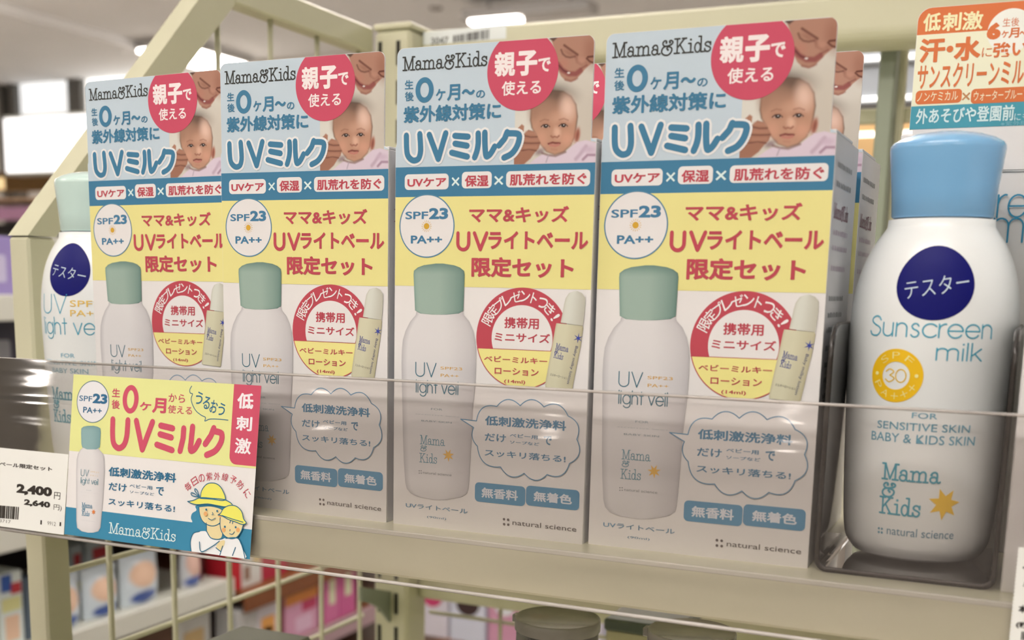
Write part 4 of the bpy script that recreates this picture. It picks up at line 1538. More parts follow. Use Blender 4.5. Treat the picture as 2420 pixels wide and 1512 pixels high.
for s, x0, yb, x1, yt in (('Mama', 268, 556 + OC, 474, 488 + OC), ('&', 268, 608 + OC, 322, 564 + OC), ('Kids', 262, 696 + OC, 405, 626 + OC)):
    bstroke(B2, 'brand_lettering', s, x0, yb, x1, yt, .00058, SLAB, (84, 158, 174), 1, B2.e, PXL)
sp = lab(503, 645 + OC)
scaled(Flat().poly(star_pts((sp[0] * RREF, sp[1]), .0045, 7, .42, .15)), RREF).build('star_mark', ink(240, 188, 60), B2.e, B2.wrap(1))
tag(B2.e, 'white UV milk tester bottle with pale green cap and round navy sticker', 'bottle', 'tester bottles')

# ------------------------------------------------------------------ smoke-grey tester tray
M_SMOKE = clear_mat('smoke_acrylic', (0.20, 0.19, 0.18), 0.05, (0.15, 0.14, 0.13), rough=0.05, ior=1.5, bscale=200)
M_SMEDGE = mat('smoke_edge', (0.035, 0.03, 0.027), 0.25)
tray = empty('tester_tray', (0.26, 0.02, 0))
TX0, TX1, TY0, TY1, TH = 0.2340, 0.2855, -0.0050, 0.0500, 0.0745
tt = 0.0016


def tl(x, y, z):
    return (x - .26, y - .02, z)


def ubend(r, n=6):
    P_ = [(TX0, TH)]
    for k in range(n + 1):
        t = PI + PI / 2 * k / n
        P_.append((TX0 + r + r * math.cos(t), r + r * math.sin(t)))
    for k in range(n + 1):
        t = 1.5 * PI + PI / 2 * k / n
        P_.append((TX1 - r + r * math.cos(t), r + r * math.sin(t)))
    P_.append((TX1, TH))
    return P_


outer = [(x, z + .0001) for x, z in ubend(.004)]
inner = [(TX0 + tt, TH)]
for (x, z) in ubend(.004)[1:-1]:
    cx_ = TX0 + .004 if x < .26 else TX1 - .004
    cz_ = .004
    d_ = math.hypot(x - cx_, z - cz_)
    inner.append((cx_ + (x - cx_) * (1 - tt / .004), .0001 + cz_ + (z - cz_) * (1 - tt / .004)))
inner.append((TX1 - tt, TH))
V = []
F = []
n_ = len(outer)


def topcut(y, z):
    # upper front corners are rounded
    rr3 = .010
    if y < TY0 + rr3 and z > TH - rr3:
        pass
    return z


for y in (TY0, TY1):
    for (x, z) in outer:
        V.append(tl(x, y, z))
    for (x, z) in inner:
        V.append(tl(x, y, z))
for i in range(n_ - 1):
    F.append((i, i + 1, 2 * n_ + i + 1, 2 * n_ + i))
    F.append((n_ + i, 3 * n_ + i, 3 * n_ + i + 1, n_ + i + 1))
# the two upright walls are replaced by plates with a rounded front corner, so lower the bent strip to a trough
TROUGH = .0045
V = [(p[0], p[1], min(p[2], TROUGH)) for p in V]
obj('trough', V, F, M_SMOKE, tray, False)
for xw in (TX0, TX1 - tt):
    rr3 = .010
    out_ = [(TY0, TROUGH), (TY1, TROUGH), (TY1, TH)] + [(TY0 + rr3 - rr3 * math.sin(t), TH - rr3 + rr3 * math.cos(t)) for t in np.linspace(0, PI / 2, 7)]
    MB().prism([(y - .02, z) for y, z in out_], 0, xw - .26, xw + tt - .26).build('side_wall', M_SMOKE, tray)
# dark polished front edge
ed = [(TX0 + tt / 2, TH - .010)] + [(TX0 + tt / 2, .0045)] + [((outer[i][0] + inner[i][0]) / 2, (outer[i][1] + inner[i][1]) / 2 + .0002) for i in range(1, n_ - 1)] + [(TX1 - tt / 2, .0045), (TX1 - tt / 2, TH - .010)]
arcp = [tl(TX0 + tt / 2, TY0 + .010 - .010 * math.sin(t), TH - .010 + .010 * math.cos(t)) for t in np.linspace(0, PI / 2, 7)]
path = [tl(TX0 + tt / 2, TY1, TH)] + arcp + [tl(x, TY0, z) for x, z in ed[1:-1]] + [tl(TX1 - tt / 2, p[1] + .02, p[2]) for p in arcp[::-1]] + [tl(TX1 - tt / 2, TY1, TH)]
MB().tube(path, tt * .42, 8).build('polished_edge', M_SMEDGE, tray, True)
tag(tray, 'smoke-grey acrylic tray holding the blue-capped tester bottle', 'tray')

# ================================================================== pop card and price tags in the guard
CS = 3.0243
KP = GB + GN * (th + 0.0004)


def K(x, y, o=(0, 850), s=CS):
    """Enlarged crop -> (across, up) in the card plane behind the guard."""
    P_ = on_plane(o[0] + x / s, o[1] + y / s, KP, GN)
    return P_[0], float(np.dot(P_ - KP, GU))


def kp(n, base=(0, 0)):
    def f(p):
        q = KP + GU * (p[1] - base[1]) + GN * (LAY * .8 * n + lv(p))
        return (p[0] - base[0], q[1] - KP[1], q[2] - KP[2])
    return f


kc = [K(515, 105), K(1850, 182), K(1805, 1425), K(472, 1250)]
kx0, kx1 = (kc[0][0] + kc[3][0]) / 2, (kc[1][0] + kc[2][0]) / 2
kz1, kz0 = (kc[0][1] + kc[1][1]) / 2, (kc[2][1] + kc[3][1]) / 2
kz0 = max(kz0, .0004)
pop = empty('pop_card', (kx0, KP[1], KP[2]))
KB = (kx0, 0)


def kbuild(fl, name, col, n, parent=pop, m=None):
    return fl.build(name, m or ink(*col), parent, kp(n, KB))


V = [kp(-1, KB)(p) for p in ((kx0, kz0), (kx1, kz0), (kx1, kz1), (kx0, kz1))] + [kp(0, KB)(p) for p in ((kx0, kz0), (kx1, kz0), (kx1, kz1), (kx0, kz1))]
obj('card', V, [(3, 2, 1, 0), (4, 5, 6, 7), (0, 1, 5, 4), (1, 2, 6, 5), (2, 3, 7, 6), (3, 0, 4, 7)], M_WHITE, pop)
C_PY, C_PP, C_PB, C_PT = (226, 218, 142), (204, 78, 98), (60, 130, 158), (48, 106, 136)
zyl = (K(490, 662)[1] + K(1640, 745)[1]) / 2
zbl = (K(475, 1055)[1] + K(1808, 1210)[1]) / 2
kbuild(Flat().poly([(kx0, zyl), (kx1, zyl), (kx1, kz1), (kx0, kz1)]), 'yellow_field', C_PY, 1)
blue = kbuild(Flat().poly([(kx0, kz0), (kx1, kz0), (kx1, zbl), (kx0, zbl)]), 'blue_field', C_PB, 1)
pa, pb_ = K(1660, 400)[0], K(1650, 745)[1]
kbuild(Flat().poly([(kx1, kz1), (pa, kz1)] + [(pa + .003 - .003 * math.cos(t), pb_ + .003 - .003 * math.sin(t)) for t in np.linspace(0, PI / 2, 6)] + [(kx1, pb_)]), 'pink_panel', C_PP, 2)


def ktext(name, items, col, n=3, parent=pop, rnd=.03):
    fl = Flat()
    for it in items:
        s, x0, y0, x1, y1, wt = it
        t = text_flat(s, K(x0, y0), K(x1, y1), wt, min(rnd, wt + .03))
        fl.tris(t.v, t.f)
    return kbuild(fl, name, col, n, parent)


ktext('mild_lettering', [('低', 1702, 235, 1810, 355, .035), ('刺', 1693, 400, 1800, 512, .03), ('激', 1685, 555, 1792, 677, .025)], (244, 228, 224))
bc = K(665, 300)
brd = (K(780, 300)[0] - K(551, 300)[0]) / 2
bd = kbuild(Flat().disc(bc, brd, 40), 'spf_badge', (230, 220, 216), 2)
kbuild(Flat().ring(bc, brd - .0002, brd + .0001), 'badge_ring', (64, 104, 124), 3, bd)
ktext('badge_lettering', [('SPF', 570, 254, 660, 300, .01), ('23', 667, 240, 767, 318, .05), ('PA++', 598, 335, 728, 388, .02)], (52, 104, 136), 3, bd)
ktext('age_lettering', [('生', 805, 203, 858, 269, .02), ('後', 802, 285, 856, 353, .02), ('ヶ', 1003, 300, 1080, 366, .02), ('月', 1094, 270, 1186, 385, .035), ('から', 1208, 240, 1322, 308, .01), ('使える', 1203, 322, 1372, 394, .01)], C_PP)
z0, z1 = K(872, 380), K(998, 184)
fl = Flat()
ra, rb_ = (z1[0] - z0[0]) / 2, (z1[1] - z0[1]) / 2
pen = ra * .54
for i in range(nseg):
    t = 2 * PI * i / nseg
    cxx, cyy = (z0[0] + z1[0]) / 2, (z0[1] + z1[1]) / 2
    fl.v += [(cxx + ra * math.cos(t), cyy + rb_ * math.sin(t)), (cxx + (ra - pen) * math.cos(t), cyy + (rb_ - pen * .95) * math.sin(t))]
for i in range(nseg):
    j = (i + 1) % nseg
    fl.f.append((2 * i, 2 * j, 2 * j + 1, 2 * i + 1))
kbuild(fl, 'zero_numeral', C_PP, 3)
KBIG = [[(808, 425), (806, 540), (815, 600), (840, 628), (865, 628), (892, 600), (908, 540), (916, 432)],
        [(976, 436), (1018, 642), (1092, 444)],
        [(1150, 470), (1236, 490)], [(1145, 532), (1226, 556)], [(1122, 606), (1232, 646)],
        [(1315, 490), (1310, 560), (1288, 652)], [(1378, 478), (1368, 580), (1362, 640), (1375, 650), (1398, 630), (1425, 580)],
        [(1530, 488), (1510, 540), (1468, 602)], [(1524, 508), (1575, 520), (1588, 540), (1580, 590), (1540, 650), (1478, 680)]]
fl = Flat()
for pts in KBIG:
    q = [K(x, y) for x, y in pts]
    fl.stroke(smooth_pts(q, 4) if len(q) > 3 else q, .0024)
kbuild(fl, 'word_lettering', C_PP, 3)
kbuild(Flat().stroke(smooth_pts([K(x, y) for x, y in ((1372, 188), (1358, 215), (1362, 238), (1378, 244), (1368, 275), (1374, 312), (1400, 362), (1440, 396), (1470, 412), (1466, 438), (1500, 424), (1560, 424), (1632, 431))], 4), .0003), 'callout_line', C_PT, 3)
fl = Flat()
for ch, x, y, sz in (('う', 1425, 275, 66), ('る', 1478, 308, 66), ('お', 1530, 335, 68), ('う', 1585, 355, 66)):
    V, F = text_mesh(ch, .01, .03)
    c0 = K(x, y)
    u_ = (K(x + sz / 2, y)[0] - K(x - sz / 2, y)[0])
    t = math.radians(-12)
    fl.tris([(c0[0] + ((a - .5) * u_ * .75) * math.cos(t) - ((b - .5) * u_ * 1.1) * math.sin(t), c0[1] + ((a - .5) * u_ * .75) * math.sin(t) + ((b - .5) * u_ * 1.1) * math.cos(t)) for a, b in V], F)
kbuild(fl, 'callout_lettering', C_PT, 3)
ktext('wash_lettering', [('低刺激洗浄料', 780, 762, 1258, 880, .03), ('だけ', 780, 875, 905, 945, .02), ('ベビー用', 930, 885, 1088, 930, .005), ('ソープなど', 930, 932, 1103, 972, .005), ('で', 1118, 905, 1170, 972, .02), ('スッキリ落ちる!', 778, 985, 1250, 1092, .02)], C_PT)
m0, m1, mt_ = K(780, 1235), K(1248, 1297), K(780, 1163)
kbuild(stroke_text('Mama&Kids', SLAB, .00038, m0[0], m0[1], m1[0], mt_[1]), 'brand_lettering', (226, 236, 238), 3)
kbrows = [(628, 592, 700), (645, 575, 715), (670, 560, 738), (710, 550, 748), (800, 547, 750), (1000, 547, 738), (1150, 548, 725), (1200, 553, 720), (1225, 585, 705), (1235, 630, 670)]
kcrows = [(472, 630, 672), (478, 600, 700), (490, 584, 720), (520, 582, 723), (600, 584, 718), (625, 590, 715), (640, 625, 690)]
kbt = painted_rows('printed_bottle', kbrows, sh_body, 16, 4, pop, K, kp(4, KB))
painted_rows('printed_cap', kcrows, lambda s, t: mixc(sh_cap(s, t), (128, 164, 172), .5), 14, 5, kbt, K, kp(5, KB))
for s, x0, yb, x1, yt, pen in (('UV', 580, 828, 635, 782, .00022), ('light veil', 580, 880, 705, 840, .00022)):
    q0, q1, qt = K(x0, yb), K(x1, yb), K(x0, yt)
    kbuild(stroke_text(s, THIN, pen, q0[0], q0[1], q1[0], qt[1]), 'bottle_word', (104, 140, 150), 6, kbt)
ktext('bottle_spf', [('SPF23', 650, 795, 710, 810, -.02), ('PA++', 650, 822, 705, 836, -.02)], (226, 180, 110), 6, kbt)
ktext('bottle_small_lettering', [('FOR', 620, 928, 655, 938, -.02), ('SENSITIVE SKIN', 580, 945, 705, 958, -.02), ('BABY SKIN', 592, 968, 690, 980, -.02), ('natural science', 585, 1142, 680, 1158, -.02)], (150, 156, 158), 6, kbt)
for s, x0, yb, x1, yt in (('Mama', 588, 1052, 660, 1020), ('&', 588, 1078, 610, 1056), ('Kids', 588, 1110, 640, 1080)):
    q0, q1, qt = K(x0, yb), K(x1, yb), K(x0, yt)
    kbuild(stroke_text(s, SLAB, .0002, q0[0], q0[1], q1[0], qt[1]), 'bottle_brand', (92, 138, 160), 6, kbt)
kbuild(Flat().poly(star_pts(K(672, 1087), .0012)), 'bottle_star', (226, 130, 70), 6, kbt)

# mother and child drawing
SKIN, LINE, HAT, CHEEK = (232, 206, 152), (40, 104, 130), (236, 222, 100), (232, 166, 104)


def kpoly(name, pts, col, n, sm=True, parent=None):
    q = [K(x, y) for x, y in pts]
    q = [(min(max(x, kx0), kx1), max(z, kz0)) for x, z in q]
    if sm:
        q = smooth_pts(q + [q[0]], 3)[:-1]
        q = [(min(max(x, kx0), kx1), max(z, kz0)) for x, z in q]
    return kbuild(Flat().poly(q), name, col, n, parent or art)


def kline(name, lines, wd, n, col=LINE, sm=True):
    fl = Flat()
    for pts in lines:
        q = [K(x, y) for x, y in pts]
        q = [(x, max(z, kz0 + wd / 2)) for x, z in q]
        fl.stroke(smooth_pts(q, 4) if sm and len(q) > 2 else q, wd)
    return kbuild(fl, name, col, n, art)


art = pop
art = kpoly('drawing_hair', [(1440, 1030), (1398, 1045), (1406, 1075), (1375, 1097), (1366, 1132), (1376, 1160), (1345, 1185), (1335, 1230), (1352, 1260), (1332, 1310), (1375, 1345), (1480, 1345), (1600, 1250), (1600, 1040)], C_PB, 3, True, pop)
shirt = [(1368, 1385), (1364, 1300), (1385, 1240), (1430, 1226), (1482, 1228), (1515, 1270), (1560, 1282), (1600, 1275), (1625, 1290), (1580, 1420), (1480, 1420)]
kpoly('drawing_shirt', shirt, (238, 230, 226), 4)
kpoly('drawing_neck', [(1478, 1160), (1582, 1180), (1588, 1262), (1555, 1280), (1515, 1270), (1480, 1225)], SKIN, 5)
facep = [(1425, 1050), (1510, 1045), (1590, 1070), (1598, 1120), (1575, 1165), (1535, 1186), (1490, 1180), (1450, 1150), (1430, 1100)]
kpoly('drawing_face', facep, SKIN, 6)
kline('drawing_line', [facep + [facep[0]], shirt[:4], [(1482, 1228), (1510, 1272), (1560, 1283), (1600, 1275)], [(1478, 1165), (1480, 1228)]], .00034, 7)
brim = [(1346, 1012), (1385, 1005), (1438, 985), (1520, 990), (1612, 1000), (1665, 1035), (1618, 1050), (1560, 1042), (1490, 1030), (1420, 1035), (1380, 1028)]
kpoly('drawing_hat_brim', brim, HAT, 8)
crown = [(1437, 990), (1446, 935), (1478, 892), (1515, 880), (1560, 890), (1595, 930), (1613, 1002), (1520, 995)]
kpoly('drawing_hat_crown', crown, HAT, 9)
kline('drawing_line', [brim + [brim[0]], crown + [crown[0]], [(1430, 975), (1400, 940), (1398, 922), (1412, 930), (1428, 970)], [(1430, 980), (1378, 970), (1372, 950), (1392, 955), (1426, 978)]], .00034, 10)
bface = [(1580, 1135), (1600, 1110), (1740, 1140), (1742, 1190), (1722, 1240), (1690, 1272), (1645, 1275), (1605, 1250), (1582, 1200)]
bshirt = [(1622, 1275), (1700, 1272), (1728, 1310), (1745, 1360), (1757, 1425), (1575, 1425), (1598, 1330)]
kpoly('drawing_child_shirt', bshirt, (238, 230, 226), 11)
kpoly('drawing_hand', [(1550, 1340), (1570, 1300), (1612, 1290), (1605, 1330), (1580, 1365)], SKIN, 12)
kpoly('drawing_child_face', bface, SKIN, 13)
kline('drawing_line', [bface + [bface[0]], bshirt[:5], [(1598, 1330), (1578, 1400)], [(1432, 1300), (1445, 1370), (1520, 1335), (1575, 1295)], [(1690, 1340), (1668, 1398)], [(1550, 1342), (1585, 1370)]], .00034, 14, sm=True)
cap_ = [(1566, 1108), (1585, 1095), (1605, 1062), (1650, 1040), (1700, 1048), (1735, 1085), (1748, 1135), (1768, 1165), (1740, 1176), (1690, 1158), (1640, 1140), (1595, 1115)]
kpoly('drawing_cap', cap_, HAT, 15)
kline('drawing_line', [cap_ + [cap_[0]], [(1595, 1112), (1660, 1135), (1745, 1160)], [(1655, 1150), (1650, 1165)], [(1672, 1155), (1670, 1170)]], .00032, 16)
fl = Flat()
for x, y in ((1482, 1070), (1560, 1080), (1615, 1192), (1692, 1196)):
    fl.disc(K(x, y), .00042, 8)
kbuild(fl, 'drawing_eyes', LINE, 16, art)
fl = Flat()
for x, y in ((1476, 1100), (1580, 1110), (1606, 1216), (1708, 1215)):
    fl.disc(K(x, y), .00085, 12)
kbuild(fl, 'drawing_cheeks', CHEEK, 15, art)
kline('drawing_line', [[(1496, 1132), (1520, 1144), (1545, 1132)], [(1526, 1090), (1530, 1104), (1522, 1106)], [(1648, 1242), (1668, 1246), (1684, 1228)], [(1652, 1212), (1650, 1222)]], .00026, 16)
fl = Flat()
ac = [(1345, 905), (1393, 868), (1443, 845), (1497, 832), (1553, 832), (1610, 838), (1668, 858), (1720, 895), (1768, 955)]
for i, (ch, (x, y)) in enumerate(zip('毎日の紫外線予防に', ac)):
    V, F = text_mesh(ch, .0, .02)
    pA_, pB_ = ac[max(0, i - 1)], ac[min(len(ac) - 1, i + 1)]
    t = math.atan2(-(pB_[1] - pA_[1]) + .10 * (pB_[0] - pA_[0]), pB_[0] - pA_[0])
    c0 = K(x, y)
    wd = (K(x + 22, y)[0] - K(x - 22, y)[0])
    hh = wd * 1.05
    fl.tris([(c0[0] + (a - .5) * wd * math.cos(t) - (b - .5) * hh * math.sin(t), c0[1] + (a - .5) * wd * math.sin(t) + (b - .5) * hh * math.cos(t)) for a, b in V], F)
kbuild(fl, 'arc_lettering', (200, 70, 84), 4)
tag(pop, 'square pop card with yellow, white and blue fields slotted behind the clear guard', 'pop card')

# ------------------------------------------------------------------ price tags
TS = 5.8167


def T(x, y):
    return K(x, y, (0, 1040), TS)


tx1 = (T(918, 190)[0] + T(900, 1310)[0]) / 2
tz1 = (T(0, 105)[1] + T(918, 190)[1]) / 2
tz0 = max(.0006, (T(0, 1195)[1] + T(900, 1310)[1]) / 2)
tx0 = tx1 - .072
tagc = empty('price_tag', (tx0, KP[1], KP[2]))
TB = (tx0, 0)
V = [kp(k_n, TB)(p) for k_n in (-1, 0) for p in ((tx0, tz0), (tx1, tz0), (tx1, tz1), (tx0, tz1))]
TF = [(3, 2, 1, 0), (4, 5, 6, 7), (0, 1, 5, 4), (1, 2, 6, 5), (2, 3, 7, 6), (3, 0, 4, 7)]
M_TAG = mat('tag_paper', pc(236, 226, 214), .6)
obj('tag_paper', V, TF, M_TAG, tagc)


def ttext(name, items, n=1):
    fl = Flat()
    for s, x0, y0, x1, y1, wt in items:
        t = text_flat(s, T(x0, y0), T(x1, y1), wt, max(0.0, min(.015, wt + .02)))
        fl.tris(t.v, t.f)
    return fl.build(name, ink(52, 44, 38), tagc, kp(n, TB))


ttext('name_lettering', [('トベール限定セット', -70, 285, 718, 430, .03)])
ttext('price_lettering', [('2,400', 232, 595, 712, 800, .06), ('円', 748, 710, 828, 818, .0)])
ttext('tax_price_lettering', [('2,640', 335, 805, 688, 945, .055), ('円)', 742, 880, 846, 982, .0)])
ttext('code_lettering', [('13717', -30, 1078, 145, 1145, -.01), ('1', 558, 1098, 575, 1160, -.01), ('9912', 655, 1112, 765, 1180, -.01), ('1', 822, 1125, 840, 1182, -.01)])
fl = Flat()
rs = random.Random(7)
x = -240
while x < 255:
    wd = rs.choice((5, 8, 12, 16))
    p0, p1 = T(x, 900 + max(0, x) * .08), T(x + wd, 1080)
    zt_, zb_ = T(x, 895 + x * .085)[1], T(x, 1070 + x * .085)[1]
    fl.poly([(p0[0], zb_), (T(x + wd, 990)[0], zb_), (T(x + wd, 990)[0], zt_), (p0[0], zt_)])
    x += wd + rs.choice((5, 7, 10, 14))
fl.build('barcode', ink(60, 52, 46), tagc, kp(1, TB))
tag(tagc, 'white paper price tag reading 2,400 yen beside the pop card', 'price tag', 'price tags')

# tag with a serrated edge at the guard's right
RS = 5.7706


def RT(x, y):
    return K(x, y, (2250, 1250), RS)


q0, q1 = RT(905, 245), RT(780, 1512)
rx0 = (q0[0] + q1[0]) / 2
rz1 = RT(905, 245)[1]
rz0 = .0006
rtag = empty('price_tag', (rx0, KP[1], KP[2]))
RB = (rx0, 0)
n_t = 60
sk = (q1[0] - q0[0]) / (q1[1] - q0[1])
left = []
for i in range(n_t + 1):
    z = rz1 + (rz0 - rz1) * i / n_t
    left.append((rx0 + (.0002 if i % 2 else -.0002), z))
out_ = left + [(rx0 + .06, rz0), (rx0 + .06, rz1)]
nO = len(out_)
V = [kp(-1, RB)(p) for p in out_] + [kp(0, RB)(p) for p in out_]
obj('tag_paper', V, [tuple(range(nO - 1, -1, -1)), tuple(range(nO, 2 * nO))] + [(i, (i + 1) % nO, (i + 1) % nO + nO, i + nO) for i in range(nO)], M_TAG, rtag)
fl = Flat()
for s, x0, y0, x1, y1, wt in (('ー', 965, 510, 1040, 545, .04), ('ミ', 970, 715, 1060, 800, .04), ('本体', 912, 1030, 1120, 1160, .05), ('(税込', 875, 1255, 1180, 1385, .05)):
    t = text_flat(s, RT(x0, y0), RT(x1, y1), wt, .02)
    fl.tris(t.v, t.f)
for i, (x, wd) in enumerate(((948, 8), (975, 14), (1000, 6), (1020, 10))):
    a_, b_ = RT(x, 1395), RT(x + wd, 1512)
    fl.poly([(a_[0], max(rz0, b_[1])), (b_[0], max(rz0, b_[1])), (b_[0], a_[1]), (a_[0], a_[1])])
fl.build('tag_lettering', ink(40, 34, 30), rtag, kp(1, RB))
tag(rtag, 'white price tag with a serrated left edge below the sunscreen carton', 'price tag', 'price tags')

# barcode sticker on the back beam
YB = 0.372


def BS(x, y):
    P_ = on(1000 + x / 5.261, y / 5.261, 1, YB - .0004)
    return P_[0], P_[2]


stk = empty('barcode_sticker', (BS(0, 500)[0], YB, 0.24))
l0, l1 = BS(5, 545), BS(1040, 300)
sbase = (l0[0], 0.24)
bf = lambda n: (lambda p: (p[0] - sbase[0], -.0003 - .0002 * n - lv(p), p[1] - .24))
Flat().poly([(l0[0], BS(20, 560)[1]), (l1[0], BS(20, 560)[1]), (l1[0], BS(1030, 300)[1]), (l0[0], BS(20, 465)[1] + .0035)]).build('sticker_paper', mat('sticker_gloss', pc(232, 226, 218), .15, coat=.6), stk, bf(0))
t = text_flat('3047', BS(105, 470), BS(320, 540), .02, .02)
t.build('sticker_lettering', ink(110, 104, 98), stk, bf(1))
fl = Flat()
x = 380
rs = random.Random(9)
while x < 820:
    wd = rs.choice((6, 10, 18, 26))
    a_, b_ = BS(x, 440 - (x - 380) * .17), BS(x + wd, 525 - (x - 380) * .1)
    fl.poly([(a_[0], b_[1]), (b_[0], b_[1]), (b_[0], a_[1]), (a_[0], a_[1])])
    x += wd + rs.choice((6, 10, 14))
fl.build('barcode', ink(96, 90, 86), stk, bf(1))
tag(stk, 'small white barcode sticker on the cream back beam', 'sticker')

# ================================================================== lower shelf and what stands on it
LZ = -0.205
low = empty('shelf_board', (0.2, 0.2, LZ))
MB().box((-0.328, -0.19, -0.003), (0.42, 0.15, 0.0)).build('deck', M_CREAM2, low)
MB().box((-0.328, -0.192, -0.018), (0.42, -0.1895, 0.0), .0005).build('front_lip', M_CREAM2, low)
tag(low, 'lower cream shelf carrying the clear jars and the grey case', 'shelf')
M_JAR = clear_mat('jar_plastic', (0.88, 0.87, 0.84), 0.34, (0.74, 0.72, 0.67), rough=0.08, ior=1.45)
M_LID = clear_mat('lid_plastic', (0.55, 0.54, 0.50), 0.62, (0.50, 0.48, 0.43), rough=0.25, ior=1.4)
for i, (uL, uR, vm, yj, lb) in enumerate(((1218, 1422, 1452, 0.075, 'clear plastic jar on the lower shelf with a notched lid rim, nearer the grey case'), (1527, 1748, 1482, 0.045, 'clear plastic jar on the lower shelf under the tester tray'))):
    pa_, pb2 = on(uL, vm, 1, yj), on(uR, vm, 1, yj)
    r = (pb2[0] - pa_[0]) / 2 * .93
    cx_ = (pa_[0] + pb2[0]) / 2
    zt_ = (pa_[2] + pb2[2]) / 2 - .001
    jar = empty('clear_jar', (cx_, yj, LZ))
    hj = zt_ - LZ
    MB().lathe([(r * .9, .001), (r * .96, .003), (r * .96, hj - .006), (r * .93, hj - .006), (r * .93, .004), (.001, .004)], 40).build('jar_wall', M_JAR, jar, True)
    MB().lathe([(r * .97, hj - .0055), (r, hj - .005), (r, hj - .0005), (r * .97, hj), (r * .9, hj - .0012), (.001, hj - .0012)], 40).build('lid', M_LID, jar, True)
    MB().box((-r - .002, -.002, hj - .0045), (-r + .0005, .002, hj - .001), .0004).build('lid_tab', M_LID, jar)
    for k in range(7):
        t = -2.2 + k * .72
        MB().box((r * .55 * math.sin(t) - .0035, -r * .55 * math.cos(t) - .002, .006), (r * .55 * math.sin(t) + .0035, -r * .55 * math.cos(t) + .002, hj - .02 - .004 * (k % 3)), .0008).build('sample_stick', mat('stick_%d' % (k % 3), pc(*((206, 190, 160), (188, 170, 140), (222, 212, 196))[k % 3]), .6), jar)
    tag(jar, lb, 'jar', 'clear jars on the lower shelf')
# grey case whose lid shows under the guard
zl = -0.088
g0, g1 = on(572, 1474, 2, zl), on(768, 1492, 2, zl)
case = empty('grey_case', (g0[0], g0[1] - .08, LZ))
M_CASE = mat('olive_grey_plastic', pc(122, 118, 102), .5)
hw = g1[0] - g0[0]
MB().box((0.002, -.035, 0.0005), (hw - .002, .078, zl - LZ - .012), .002).build('case_body', M_CASE, case)
MB().box((0, -.037, zl - LZ - .0115), (hw, .080, zl - LZ), .0025).build('case_lid', M_CASE, case)
MB().box((hw * .4, -.0385, zl - LZ - .02), (hw * .6, -.0372, zl - LZ - .006), .0004).build('latch', mat('dark_latch', (.05, .05, .045), .4), case)
tag(case, 'olive-grey plastic case standing on the lower shelf', 'case')
# beige carton between the jars, dark stopper strip above it
b0, b1 = on(1432, 1486, 1, .20), on(1600, 1500, 1, .20)
bgc = empty('beige_carton', (b0[0], .20, LZ))
MB().box((0, 0, .0005), (b1[0] - b0[0], .05, b0[2] - LZ), .001).build('carton_body', mat('beige_card', pc(206, 190, 150), .6), bgc)
MB().box((-.001, -.001, b0[2] - LZ - .0005), (b1[0] - b0[0] + .001, .051, b0[2] - LZ + .006), .001).build('lid', mat('dark_green_lid', pc(96, 100, 88), .5), bgc)
tag(bgc, 'beige carton with dark green lid on the lower shelf between the jars', 'carton')

# ================================================================== gondola across the left aisle (faces +x)
XG = -0.95


def G(u, v, dx=0.0):
    P_ = on(u, v, 0, XG + dx)
    return P_[1], P_[2]


M_GMET = mat('grey_shelf_metal', pc(196, 186, 170), .4)
M_GBACK = mat('dark_gondola_back', (0.03, 0.028, 0.03), .7)
M_RAIL = mat('price_rail', pc(216, 206, 190), .3)
zA = G(320, 1447)[1]                      # top of the visible price rail
yA0, yA1 = 0.30, G(548, 1380)[0]
gon = empty('gondola', (XG, .7, FZ))


def gl(p):
    return (p[0] - XG, p[1] - .7, p[2] - FZ)


MB().box(gl((XG - .42, yA0, FZ)), gl((XG - .40, yA1, 0.16))).build('back_panel', M_GBACK, gon)
for y in (yA0, yA1 - .02):
    MB().box(gl((XG - .399, y, FZ)), gl((XG - .36, y + .02, 0.16))).build('upright', M_GMET, gon)
LEVELS = [zA - .17, zA, zA + .175, zA + .345, 0.06]
for z in LEVELS:
    MB().box(gl((XG - .35, yA0, z - .012)), gl((XG - .001, yA1, z))).build('shelf_deck', M_GMET, gon)
    MB().box(gl((XG, yA0, z - .030)), gl((XG + .006, yA1, z + .004)), .001).build('price_rail', M_RAIL, gon)
tag(gon, 'grey metal gondola with price rails across the left aisle', 'gondola', 'gondolas')


def pouch(y0, y1, z0, z1, base, spots, label, group, cat='pouch', dx=-.035, bulge=.018, name='food_pouch'):
    """Pillow pouch standing on a shelf, front towards +x. spots: (cy, cz, ry, rz, colour) in 0..1."""
    e = empty(name, (XG + dx, (y0 + y1) / 2, z0))
    nr, nc = 25, 19
    V = []
    Cc = []
    uu, vv = np.meshgrid(np.linspace(0, 1, nc), np.linspace(0, 1, nr))
    Pn = Paint(uu, vv, base)
    for cy_, cz_, ry2, rz2, col in spots:
        Pn.put(ell(uu, vv, cy_, cz_, ry2, rz2, .12), col)
    for sgn in (1, -1):
        for i in range(nr):
            for j in range(nc):
                u, v = j / (nc - 1), i / (nr - 1)
                b = bulge * (math.sin(PI * u) ** .6) * (math.sin(PI * min(1, .12 + v * .88)) ** .6)
                V.append((sgn * b, (u - .5) * (y1 - y0), .0005 + v * (z1 - z0)))
                Cc.append(Pn.c[i, j] if sgn == 1 else pc(*base))
    F = grid_faces(nr, nc) + [tuple(k + nr * nc for k in f[::-1]) for f in grid_faces(nr, nc)]
    obj('pouch_film', V, F, vcol_mat('glossy_film', .2, .5), e, True, np.array(Cc))
    MB().box((-.0012, -(y1 - y0) / 2, z1 - z0), (.0012, (y1 - y0) / 2, z1 - z0 + .008)).build('top_seal', ink(*base), e)
    tag(e, label, cat, group)
    return e


